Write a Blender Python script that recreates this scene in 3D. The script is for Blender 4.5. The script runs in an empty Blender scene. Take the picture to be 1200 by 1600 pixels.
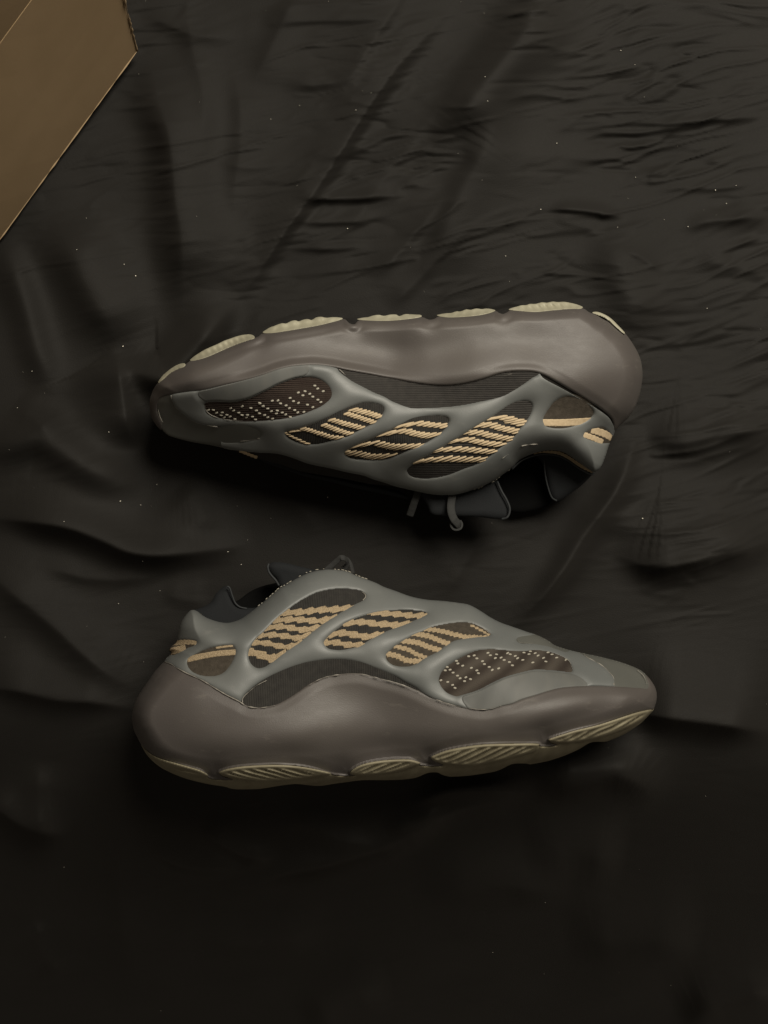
import bpy, math
import numpy as np
from mathutils import Vector

# ------------------------------------------------------------------ camera, light, exposure
sc = bpy.context.scene
COL = sc.collection
S0 = 0.000396            # metres of bedsheet per traced unit
D = 0.65                 # camera height over the bedsheet
CX, CY = 600.0, 800.0

cam_d = bpy.data.cameras.new('camera')
cam = bpy.data.objects.new('camera', cam_d); COL.objects.link(cam)
cam.location = (0, 0, D); cam.rotation_euler = (0, 0, 0)
cam_d.sensor_fit = 'VERTICAL'
cam_d.angle = 2 * math.atan(800 * S0 / D)
cam_d.clip_start = 0.01; cam_d.clip_end = 50
sc.camera = cam

w = bpy.data.worlds.new('World'); sc.world = w; w.use_nodes = True
bg = w.node_tree.nodes['Background']
bg.inputs[0].default_value = (1.0, 0.86, 0.68, 1); bg.inputs[1].default_value = 0.12

lamp_d = bpy.data.lights.new('room_lamp', 'AREA')
lamp_d.shape = 'DISK'; lamp_d.size = 0.62; lamp_d.energy = 26; lamp_d.color = (1.0, 0.93, 0.80)
lamp = bpy.data.objects.new('room_lamp', lamp_d); COL.objects.link(lamp)
lamp.location = (0.40, 0.63, 1.10)
lamp.rotation_euler = (Vector((0, 0, 0.0)) - Vector(lamp.location)).to_track_quat('-Z', 'Y').to_euler()

sc.view_settings.view_transform = 'Standard'
try: sc.view_settings.look = 'None'
except Exception: pass
sc.view_settings.exposure = 0.0
sc.view_settings.gamma = 1.0

rng = np.random.default_rng(7)

# ------------------------------------------------------------------ materials
def mat(name, col, rough=0.6, spec=0.5, col2=None, nscale=30.0, bump=0.0, bscale=800.0, sheen=0.0,
        wave=None, detail=4.0, sheen_tint=(1, .9, .8), stretch=(1, 1, 1), contrast=(0.3, 0.7), scuff=None):
    m = bpy.data.materials.new(name); m.use_nodes = True
    nt = m.node_tree; N = nt.nodes; L = nt.links
    b = N['Principled BSDF']
    b.inputs['Base Color'].default_value = (*col, 1)
    b.inputs['Roughness'].default_value = rough
    b.inputs['Specular IOR Level'].default_value = spec
    if sheen:
        b.inputs['Sheen Weight'].default_value = sheen
        b.inputs['Sheen Roughness'].default_value = 0.45
        b.inputs['Sheen Tint'].default_value = (*sheen_tint, 1)
    tc = N.new('ShaderNodeTexCoord')
    mp = N.new('ShaderNodeMapping'); L.new(tc.outputs['Object'], mp.inputs['Vector'])
    mp.inputs['Scale'].default_value = stretch
    if col2 is not None:
        n = N.new('ShaderNodeTexNoise'); n.inputs['Scale'].default_value = nscale; n.inputs['Detail'].default_value = detail
        L.new(mp.outputs[0], n.inputs['Vector'])
        r = N.new('ShaderNodeMapRange'); r.inputs[1].default_value = contrast[0]; r.inputs[2].default_value = contrast[1]
        L.new(n.outputs['Fac'], r.inputs[0])
        mx = N.new('ShaderNodeMix'); mx.data_type = 'RGBA'
        mx.inputs[6].default_value = (*col, 1); mx.inputs[7].default_value = (*col2, 1)
        L.new(r.outputs[0], mx.inputs[0]); L.new(mx.outputs[2], b.inputs['Base Color'])
        last = mx.outputs[2]
    else:
        last = None
    if scuff is not None:
        # small rubbed marks: (colour, amount, scale)
        n3 = N.new('ShaderNodeTexNoise'); n3.inputs['Scale'].default_value = scuff[2]; n3.inputs['Detail'].default_value = 6; n3.inputs['Roughness'].default_value = .7
        m3 = N.new('ShaderNodeMapping'); m3.inputs['Scale'].default_value = (1, 2.6, 1); m3.inputs['Rotation'].default_value = (0, 0, .5)
        L.new(tc.outputs['Object'], m3.inputs['Vector']); L.new(m3.outputs[0], n3.inputs['Vector'])
        r3 = N.new('ShaderNodeMapRange'); r3.inputs[1].default_value = .60; r3.inputs[2].default_value = .74; r3.inputs[4].default_value = scuff[1]
        L.new(n3.outputs['Fac'], r3.inputs[0])
        x3 = N.new('ShaderNodeMix'); x3.data_type = 'RGBA'; L.new(r3.outputs[0], x3.inputs[0])
        if last is not None: L.new(last, x3.inputs[6])
        else: x3.inputs[6].default_value = (*col, 1)
        x3.inputs[7].default_value = (*scuff[0], 1); L.new(x3.outputs[2], b.inputs['Base Color']); last = x3.outputs[2]
        rr = N.new('ShaderNodeMapRange'); rr.inputs[3].default_value = rough; rr.inputs[4].default_value = min(1, rough + .22)
        L.new(n3.outputs['Fac'], rr.inputs[0]); L.new(rr.outputs[0], b.inputs['Roughness'])
    hsrc = None
    if bump:
        n2 = N.new('ShaderNodeTexNoise'); n2.inputs['Scale'].default_value = bscale; n2.inputs['Detail'].default_value = 3
        L.new(tc.outputs['Object'], n2.inputs['Vector'])
        hsrc = n2.outputs['Fac']
    if wave is not None:
        # wave: (rotation z, scale, amount of colour, second colour)
        rz, scl, amt, wc = wave
        m2 = N.new('ShaderNodeMapping'); L.new(tc.outputs['Object'], m2.inputs['Vector'])
        m2.inputs['Rotation'].default_value = (0, 0, rz)
        wv = N.new('ShaderNodeTexWave'); wv.inputs['Scale'].default_value = scl
        wv.inputs['Distortion'].default_value = 0.6; wv.inputs['Detail'].default_value = 2; wv.inputs['Detail Scale'].default_value = 3
        L.new(m2.outputs[0], wv.inputs['Vector'])
        if wc is not None:
            mx2 = N.new('ShaderNodeMix'); mx2.data_type = 'RGBA'
            mm = N.new('ShaderNodeMath'); mm.operation = 'MULTIPLY'; mm.inputs[1].default_value = amt
            L.new(wv.outputs['Fac'], mm.inputs[0]); L.new(mm.outputs[0], mx2.inputs[0])
            if last is not None: L.new(last, mx2.inputs[6])
            else: mx2.inputs[6].default_value = (*col, 1)
            mx2.inputs[7].default_value = (*wc, 1)
            L.new(mx2.outputs[2], b.inputs['Base Color'])
        elif hsrc is None: hsrc = wv.outputs['Fac']
        else:
            ad = N.new('ShaderNodeMath'); ad.operation = 'ADD'
            L.new(hsrc, ad.inputs[0]); L.new(wv.outputs['Fac'], ad.inputs[1]); hsrc = ad.outputs[0]
    if hsrc is not None:
        bp = N.new('ShaderNodeBump'); bp.inputs['Strength'].default_value = bump or 0.3; bp.inputs['Distance'].default_value = 0.0006
        L.new(hsrc, bp.inputs['Height']); L.new(bp.outputs[0], b.inputs['Normal'])
    return m

M = {}
M['cloth'] = mat('black_sheet_fabric', (.0088, .0080, .0069), .62, .14, (.0116, .0106, .0093), 14, .35, 1500, sheen=.03, scuff=((.0175, .016, .0142), .8, 700))
M['cage'] = mat('grey_green_rubber', (.096, .101, .098), .43, .55, (.111, .115, .110), 24, .12, 2600, scuff=((.17, .165, .15), .35, 70))
M['midsole'] = mat('taupe_foam', (.058, .0505, .0475), .46, .50, (.072, .0635, .056), 9, .22, 2200, scuff=((.15, .135, .115), .30, 60))
M['upper'] = mat('black_knit', (.016, .014, .012), .9, .2, None, bump=.5, bscale=1500)
M['panel_dark'] = mat('dark_ribbed_knit', (.021, .0195, .018), .9, .2, (.029, .027, .024), 300, .5, 1500, wave=(0, 330, 0, None))
M['panel_rib'] = mat('horizontal_ribbed_knit', (.027, .025, .023), .9, .2, (.035, .032, .029), 300, .5, 1500, wave=(math.pi/2, 330, 0, None))
M['panel_heel'] = mat('brown_knit', (.052, .043, .033), .9, .2, (.034, .028, .021), 400, .5, 1500)
M['panel_toe_a'] = mat('plum_brown_knit', (.024, .016, .013), .9, .2, (.032, .023, .018), 300, .6, 1500, wave=(math.pi/2, 300, 0, None))
M['panel_toe_b'] = mat('banded_brown_knit', (.026, .020, .016), .9, .2, None, bump=.5, bscale=1500, wave=(math.radians(58), 36, .85, (.056, .047, .038)))
M['stripe_a'] = mat('sand_yarn', (.46, .362, .235), .85, .2, (.37, .285, .18), 500, .3, 3000)
M['stripe_b'] = mat('tan_yarn', (.36, .28, .178), .9, .15, (.225, .17, .105), 1400, .9, 2200)
M['dots'] = mat('pale_yarn', (.30, .28, .23), .85, .2)
M['pad_a'] = mat('gum_rubber_lit', (.29, .275, .205), .5, .4, (.23, .215, .155), 60, .1, 1500)  # gum of the upper shoe, light painted in as a paler colour
M['pad_b'] = mat('gum_rubber_shaded', (.205, .183, .122), .6, .35, (.145, .126, .082), 60, .2, 1500)  # same gum on the lower shoe, shade painted in as a darker colour
M['toe'] = mat('grey_synthetic', (.074, .075, .067), .5, .45, (.086, .086, .076), 40, .06, 2600)
M['mud'] = mat('glossy_grey_film', (.080, .082, .078), .60, .3, (.094, .094, .087), 60, .04, 900, stretch=(2.2, .6, 1))
M['lining'] = mat('black_lining', (.0068, .0076, .0086), .85, .25, None, bump=.4, bscale=2200)
M['opening_shade'] = mat('painted_shade', (.004, .004, .004), 1.0, .05)  # near-black colour that paints the shade inside the openings
M['piping'] = mat('grey_black_piping', (.015, .0165, .0175), .65, .3)
M['lace'] = mat('black_lace', (.020, .020, .019), .8, .3, None, bump=.5, bscale=2600)
M['glue_glint'] = mat('glue_and_glint', (.25, .232, .20), .5, .4, (.13, .12, .105), 400)  # pale seam residue, also used for painted glints along edges
M['card'] = mat('brown_cardboard', (.262, .184, .104), .85, .2, (.235, .164, .090), 25, .08, 900, scuff=((.30, .22, .13), .3, 40))
M['card_edge'] = mat('pale_cardboard_edge', (.29, .21, .125), .9, .2)
M['lint'] = mat('white_lint', (.75, .70, .60), .9, .2)

# ------------------------------------------------------------------ geometry helpers
def pt(px, py, z):
    """where a traced point of the photograph lies in the room, at its own height z (metres)"""
    k = S0 * (D - z) / D
    return np.stack([(px - CX) * k, -(py - CY) * k, z + 0 * px], -1)

def smooth(P, n=6, closed=True):
    P = np.asarray(P, float)
    if closed:
        a, b, c, d = np.roll(P, 1, 0), P, np.roll(P, -1, 0), np.roll(P, -2, 0)
    else:
        Q = np.vstack([2 * P[0] - P[1], P, 2 * P[-1] - P[-2]])
        a, b, c, d = Q[:-3], Q[1:-2], Q[2:-1], Q[3:]
    out = []
    for i in range(n):
        t = i / n
        out.append(.5 * (2 * b + (c - a) * t + (2 * a - 5 * b + 4 * c - d) * t * t + (3 * b - a - 3 * c + d) * t ** 3))
    R = np.stack(out, 1).reshape(-1, P.shape[1])
    return R if closed else np.vstack([R, P[-1]])

def seg_dist(X, Y, P, closed):
    """distance to a polyline, side and arc parameter of the nearest point"""
    A = P; B = np.roll(P, -1, 0)
    if not closed: A, B = A[:-1], B[:-1]
    best = np.full(X.shape, 1e18, np.float32); side = np.zeros(X.shape, np.float32); par = np.zeros(X.shape, np.float32)
    seglen = np.hypot(*(B - A).T); cum = np.concatenate([[0], np.cumsum(seglen)]); tot = cum[-1]
    for i in range(len(A)):
        ax, ay = A[i]; dx, dy = B[i] - A[i]; l2 = dx * dx + dy * dy
        if l2 < 1e-9: continue
        ux = X - ax; uy = Y - ay
        t = np.clip((ux * dx + uy * dy) / l2, 0, 1)
        d2 = (ux - t * dx) ** 2 + (uy - t * dy) ** 2
        k = d2 < best
        best = np.where(k, d2, best)
        side = np.where(k, np.sign(dx * uy - dy * ux), side)
        par = np.where(k, (cum[i] + t * seglen[i]) / tot, par)
    return np.sqrt(best), side, par

def inside(X, Y, P):
    A = P; B = np.roll(P, -1, 0)
    c = np.zeros(X.shape, bool)
    for (ax, ay), (bx, by) in zip(A, B):
        if ay == by: continue
        k = ((ay > Y) != (by > Y))
        c ^= k & (X < (bx - ax) * (Y - ay) / (by - ay) + ax)
    return c

def vnoise(X, Y, scale, seed):
    r = np.random.default_rng(seed); T = r.random((256, 256)).astype(np.float32)
    x = X / scale; y = Y / scale
    xi = np.floor(x).astype(int); yi = np.floor(y).astype(int); fx = x - xi; fy = y - yi
    fx = fx * fx * fx * (fx * (fx * 6 - 15) + 10); fy = fy * fy * fy * (fy * (fy * 6 - 15) + 10)
    g = lambda a, b: T[a % 256, b % 256]
    return (g(xi, yi) * (1 - fx) + g(xi + 1, yi) * fx) * (1 - fy) + (g(xi, yi + 1) * (1 - fx) + g(xi + 1, yi + 1) * fx) * fy - .5

def mesh_obj(name, V, faces_by_size, material, parent=None, shade=True):
    """faces_by_size: list of (n,k) int arrays"""
    me = bpy.data.meshes.new(name)
    V = np.asarray(V, np.float32)
    q = parent
    while q is not None: V = V - np.array(q.location, np.float32); q = q.parent
    me.vertices.add(len(V)); me.vertices.foreach_set('co', V.ravel())
    fl = [np.asarray(f, np.int32) for f in faces_by_size if len(f)]
    loops = np.concatenate([f.ravel() for f in fl]); tot = np.concatenate([np.full(len(f), f.shape[1], np.int32) for f in fl])
    start = np.concatenate([[0], np.cumsum(tot)[:-1]]).astype(np.int32)
    me.loops.add(len(loops)); me.loops.foreach_set('vertex_index', loops)
    me.polygons.add(len(tot)); me.polygons.foreach_set('loop_start', start); me.polygons.foreach_set('loop_total', tot)
    me.polygons.foreach_set('use_smooth', np.full(len(tot), shade))
    me.update(calc_edges=True); me.validate()
    me.materials.append(material)
    o = bpy.data.objects.new(name, me); COL.objects.link(o)
    if parent is not None: o.parent = parent
    return o

def tag(o, label=None, cat=None, group=None, kind=None):
    if label: o['label'] = label
    if cat: o['category'] = cat
    if group: o['group'] = group
    if kind: o['kind'] = kind
    return o

def tube_mesh(P3, rad, nseg=6, flat=1.0, up=None):
    """tube along 3d points (metres); flat < 1 squashes along the up axis"""
    P3 = np.asarray(P3, float); n = len(P3)
    T = np.gradient(P3, axis=0); T /= np.linalg.norm(T, axis=1)[:, None] + 1e-12
    upv = np.array([0, 0, 1.]) if up is None else np.asarray(up, float)
    side = np.cross(T, upv); side /= np.linalg.norm(side, axis=1)[:, None] + 1e-12
    nor = np.cross(side, T)
    rad = np.broadcast_to(rad, (n,))
    a = np.arange(nseg) / nseg * 2 * np.pi
    V = P3[:, None] + rad[:, None, None] * (np.cos(a)[None, :, None] * side[:, None] + flat * np.sin(a)[None, :, None] * nor[:, None])
    V = V.reshape(-1, 3)
    i = np.arange(n - 1)[:, None] * nseg; j = np.arange(nseg)[None]
    q = np.stack([i + j, i + (j + 1) % nseg, i + nseg + (j + 1) % nseg, i + nseg + j], -1).reshape(-1, 4)
    V = np.vstack([V, P3[:1], P3[-1:]])
    c0, c1 = n * nseg, n * nseg + 1; jj = np.arange(nseg)
    t = np.vstack([np.stack([np.full(nseg, c0), (jj + 1) % nseg, jj], -1),
                   np.stack([np.full(nseg, c1), (n - 1) * nseg + jj, (n - 1) * nseg + (jj + 1) % nseg], -1)])
    return V, q, t

class Bag:
    """collects pieces that become one mesh"""
    def __init__(s): s.V = []; s.F = {}; s.n = 0
    def add(s, V, *faces):
        for f in faces:
            f = np.asarray(f)
            if len(f): s.F.setdefault(f.shape[1], []).append(f + s.n)
        s.V.append(np.asarray(V)); s.n += len(V)
    def build(s, name, m, parent=None, shade=True):
        return mesh_obj(name, np.vstack(s.V), [np.vstack(f) for f in s.F.values()], m, parent, shade)

def prof(t): return np.sqrt(np.maximum(0, 1 - (1 - np.clip(t, 0, 1)) ** 2))
def sstep(t): t = np.clip(t, 0, 1); return t * t * (3 - 2 * t)

# ------------------------------------------------------------------ bedsheet
def axis(lo, hi, flo, fhi, fine, coarse):
    return np.concatenate([np.arange(lo, flo, coarse), np.arange(flo, fhi, fine), np.arange(fhi, hi + coarse, coarse)])
def ridge(X, Y, H, P, h, wl, wr, taper=.34):
    P = smooth(P, 4, False)
    m = 3.2 * max(wl, wr)
    k = (X > P[:, 0].min() - m) & (X < P[:, 0].max() + m) & (Y > P[:, 1].min() - m) & (Y < P[:, 1].max() + m)
    x, y = X[k], Y[k]
    # a little wander so that folds do not read as drawn lines
    wx = vnoise(x, y, 75, 5) * 9; wy = vnoise(x, y, 75, 6) * 9
    d, s, t = seg_dist(x + wx, y + wy, P, False)
    wdt = np.where(s > 0, wr, wl)
    e = sstep(t / taper) * sstep((1 - t) / taper)
    H[k] += 1.25 * h * np.exp(-(np.sqrt((d / wdt) ** 2 + .02) ** (1.45 if min(wl, wr) < 24 else 1.9))) * e

RIDGES = [  # polyline, height mm, width on the left hand, width on the right hand
    ([(228,70),(248,140),(265,220),(277,300),(284,400),(288,520)], 16.2, 80, 30),
    ([(362,90),(378,180),(372,300),(362,360)], 4, 60, 22),
    ([(720,-10),(690,30),(600,130),(530,235),(460,345),(400,430),(345,492)], 9.0, 12, 62),
    ([(372,462),(330,512),(290,560),(258,588),(225,582),(200,562),(180,548)], 18, 24, 36),
    ([(892,-60),(862,-10),(812,62),(758,132),(712,190),(680,250)], 17.6, 60, 36),
    ([(800,160),(765,230),(728,300),(695,380),(668,450)], 6, 50, 26),
    ([(935,350),(965,405),(988,465),(1000,540)], 7, 60, 40),
    ([(950,862),(1010,884),(1070,882),(1140,862),(1230,830)], 15.6, 60, 20),
    ([(1000,680),(1060,694),(1120,684),(1230,655)], 9.2, 45, 22),
    ([(890,798),(980,824),(1080,830),(1200,815)], 3.2, 40, 20),
    ([(990,650),(985,720),(968,768),(930,822),(880,892),(825,960),(780,1000)], 10, 17, 22),
    ([(-60,705),(20,690),(62,687),(95,706),(138,732),(190,752),(240,770)], 13, 42, 32),
    ([(-60,808),(40,815),(100,824),(150,842),(200,859),(250,866),(300,866),(350,856),(400,840)], 16.9, 55, 17),
    ([(50,884),(120,898),(180,903),(260,898)], 3.2, 35, 12),
    ([(250,925),(290,938),(330,940)], 1.7, 30, 12),
    ([(-60,850),(0,905),(40,945),(80,980),(130,1022),(180,1058),(235,1085)], 11, 60, 22),
    ([(-60,1070),(40,1082),(120,1096),(225,1108)], 12, 60, 13),
    ([(165,540),(178,560),(188,610),(198,660),(208,704)], 14, 20, 50),
    ([(-20,365),(10,400),(35,470),(60,555),(95,640)], 6.9, 26, 26),
    ([(85,330),(115,395),(155,470),(182,530),(190,560)], 13, 60, 40),
    ([(20,630),(60,660),(80,690)], 3.2, 25, 16),
    ([(178,1090),(192,1180),(198,1280),(196,1400),(206,1500),(226,1640)], 12, 90, 34),
    ([(-40,1232),(30,1285),(70,1302),(115,1298)], 8, 40, 18),
    ([(45,1430),(70,1480),(95,1530)], 5.8, 22, 40),
    ([(310,1285),(345,1315),(390,1336),(440,1338)], 5.8, 30, 12),
    ([(425,1298),(470,1290),(520,1312),(590,1322)], 3.2, 30, 14),
    ([(310,1392),(420,1374),(530,1344),(620,1316),(690,1272),(770,1252),(860,1248)], 9.2, 34, 15),
    ([(600,1305),(650,1282),(700,1252)], 3.2, 20, 12),
    ([(960,1105),(1020,1116),(1100,1128),(1240,1148)], 20, 80, 17),
    ([(810,1205),(880,1218),(960,1212),(1000,1225),(1030,1260)], 8, 36, 26),
    ([(820,1345),(900,1330),(980,1345)], 3.2, 60, 40),
    ([(470,1610),(530,1560),(610,1530)], 5.8, 40, 30),
    ([(1060,1600),(1130,1565),(1240,1540)], 8, 50, 24),
    ([(760,800),(752,830),(712,900),(690,940)], 1.9, 12, 28),
    ([(420,760),(470,800),(500,840)], 1.7, 20, 30),
    ([(280,760),(310,800),(330,840)], 3.2, 25, 30),
    ([(330,250),(400,262),(470,254)], 1.1, 12, 8),
    ([(465,310),(560,305),(650,302)], 1.7, 14, 6),
    ([(800,135),(870,132),(950,136)], 1.2, 10, 5),
    ([(990,190),(1080,188),(1210,182)], 1.3, 14, 7),
    ([(840,325),(900,330),(980,335)], 1.8, 14, 6),
    ([(860,345),(910,355),(945,362)], 1.8, 20, 9),
    ([(1060,360),(1120,345),(1210,338)], 3.4, 18, 10),
    ([(970,385),(1010,405),(1040,425)], 1.4, 10, 6),
    ([(1080,410),(1140,415),(1220,440)], 3.2, 26, 16),
    ([(860,245),(930,248),(1010,240)], 1.2, 22, 10),
    ([(600,90),(560,140),(500,160)], 1.4, 20, 30),
    ([(440,140),(510,128),(580,110)], 1.7, 18, 9),
    ([(650,-40),(600,42),(556,104),(515,150)], 2.6, 10, 34),
    ([(470,-30),(430,60),(392,140)], 2.4, 34, 14),
    ([(705,290),(662,352),(610,410),(575,450)], 3.0, 12, 30),
    ([(700,390),(650,440),(600,486)], 2.6, 12, 30),
    ([(845,204),(920,198),(1000,191),(1100,187),(1230,180)], 1.7, 16, 5),
    ([(780,158),(850,150),(930,152)], 1.6, 14, 5),
    ([(470,252),(560,232),(640,196)], 1.8, 20, 7),
    ([(450,345),(520,350),(600,340)], 1.8, 14, 5),
    ([(440,385),(520,392),(590,380)], 1.7, 14, 5),
    ([(455,306),(540,309),(640,304)], 2.6, 14, 6),
    ([(850,326),(905,331),(985,338)], 2.4, 12, 5),
    ([(1010,300),(1090,292),(1200,286)], 1.8, 16, 6),
    ([(700,130),(650,210),(585,300),(520,395)], 2.2, 14, 40),
    ([(290,-20),(300,60),(318,150),(322,260)], 2.6, 44, 18),
    ([(215,20),(300,52),(380,60)], 2.6, 30, 12),
    ([(230,1330),(300,1352),(380,1352)], 3.5, 26, 11),
    ([(620,1262),(700,1236),(770,1232),(840,1240)], 6, 26, 12),
    ([(640,1400),(760,1380),(900,1392)], 4, 50, 26),
    ([(880,1480),(980,1462),(1100,1470)], 4, 60, 30),
    ([(300,1480),(420,1470),(520,1440)], 4, 50, 24),
    ([(70,1180),(60,1260),(72,1330)], 4, 40, 22),
]
def bedsheet():
    xs = axis(-2400, 3600, -40, 1240, 2.6, 40); ys = axis(-2200, 3000, -40, 1640, 2.6, 40)
    X, Y = np.meshgrid(xs.astype(np.float32), ys.astype(np.float32))
    H = np.zeros_like(X)
    for P, h, wl, wr in RIDGES: ridge(X, Y, H, P, h * (2.5 if min(q[1] for q in P) > 1170 else 1.15), wl, wr)
    # soft swell, then creases of every size
    H += 7 * vnoise(X, Y, 260, 1) + 3.0 * vnoise(X, Y, 110, 2)
    # pulled creases that run across the sheet, strongest towards the upper right
    wxx = X + 40 * vnoise(X, Y, 200, 71); wyy = Y + 40 * vnoise(X, Y, 210, 72) + .10 * X + 4 * vnoise(X, Y, 60, 77)
    m_ur = sstep((X - 250) / 260) * sstep((620 - Y) / 200) + .8 * sstep((X - 900) / 120) * sstep((Y - 420) / 100) * sstep((1000 - Y) / 120)
    m_ul = sstep((360 - X) / 100) * sstep((560 - Y) / 200)
    mask = .16 + np.maximum(m_ur, .45 * m_ul)
    mask = np.minimum(mask, 1) * (.35 + 1.3 * np.clip(vnoise(X, Y, 120, 73) + .5, 0, 1))
    def pulled(ang, l, b, seed, pw):
        ca, sa = math.cos(ang), math.sin(ang)
        p = wxx * ca + wyy * sa; q = -wxx * sa + wyy * ca
        n = vnoise(p * (b / l), q, b, seed) + .35 * vnoise(p * (b / l) * 2, q * 2, b, seed + 40)
        p2 = p * .45; patch = sstep((vnoise(p2 * .8 + q * .6, q * .8 - p2 * .6, 46, seed + 90) + .6 * vnoise(p2 * .5 - q * .87, q * .5 + p2 * .87, 37, seed + 140) + .10) / .26)
        return (1 - np.minimum(1, np.sqrt(n * n * 9 + .008))) ** pw * patch
    H += 1.55 * mask * (1.2 * vnoise(wxx * .5, wyy, 58, 74) + 1.25 * pulled(-.02, 260, 31, 75, 2.6) + 1.0 * pulled(-.20, 170, 24, 76, 2.6)
                 - .85 * pulled(.07, 140, 21, 80, 2.8) + .50 * pulled(-.10, 80, 12, 78, 2.0))
    r = np.random.default_rng(11)
    for i in range(240):
        u = r.random()
        if u < .62: cx, cy = r.uniform(330, 1260), r.uniform(-30, 500)
        elif u < .80: cx, cy = r.uniform(880, 1260), r.uniform(430, 1000)
        else: cx, cy = r.uniform(-60, 1260), r.uniform(-60, 1660)
        ang = r.normal(-.10, .14) if u < .8 else r.normal(0, .5)
        ln = r.uniform(22, 70); wd = r.uniform(3.2, 5.5); am = r.uniform(.05, .20)
        bend = r.normal(0, .0022)
        i0, i1 = np.searchsorted(xs, [cx - 2.2 * ln, cx + 2.2 * ln]); j0, j1 = np.searchsorted(ys, [cy - 1.4 * ln, cy + 1.4 * ln])
        x = X[j0:j1, i0:i1] - cx; y = Y[j0:j1, i0:i1] - cy
        a = x * math.cos(ang) + y * math.sin(ang); b = -x * math.sin(ang) + y * math.cos(ang) + bend * a * a
        wb = np.where(b > 0, wd * .6, wd * 1.6)
        H[j0:j1, i0:i1] += am * np.exp(-(a / ln) ** 2 - (b / wb) ** 2)
    # lay flat under the shoes
    for (x0, y0, rx, ry) in [(620, 620, 380, 130), (610, 1090, 400, 140)]:
        q = ((X - x0) / rx) ** 2 + ((Y - y0) / ry) ** 2
        H *= 1 - .7 * np.exp(-q * 2.2)
    z = H * .001
    # the bed falls away below the lower shoe
    yy = Y - (1120 + .06 * (X - 600))
    fall = np.where(yy > 0, yy * yy / (yy + 200), 0) * S0 * 1.8
    z = z - np.minimum(fall, .7) - .004
    V = pt(X, Y, z)
    nx, ny = len(xs), len(ys)
    i = (np.arange(ny - 1)[:, None] * nx + np.arange(nx - 1)[None]).ravel()
    q = np.stack([i, i + nx, i + nx + 1, i + 1], -1)
    o = mesh_obj('bedsheet', V.reshape(-1, 3), [q], M['cloth'])
    tag(o, 'black wrinkled bedsheet spread under both sneakers and the carton', 'bedsheet')
    return xs, ys, z
CLOTH = bedsheet()
def cloth_z(px, py):
    xs, ys, z = CLOTH
    i = np.clip(np.searchsorted(xs, px), 0, len(xs) - 1); j = np.clip(np.searchsorted(ys, py), 0, len(ys) - 1)
    return z[j, i]

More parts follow.
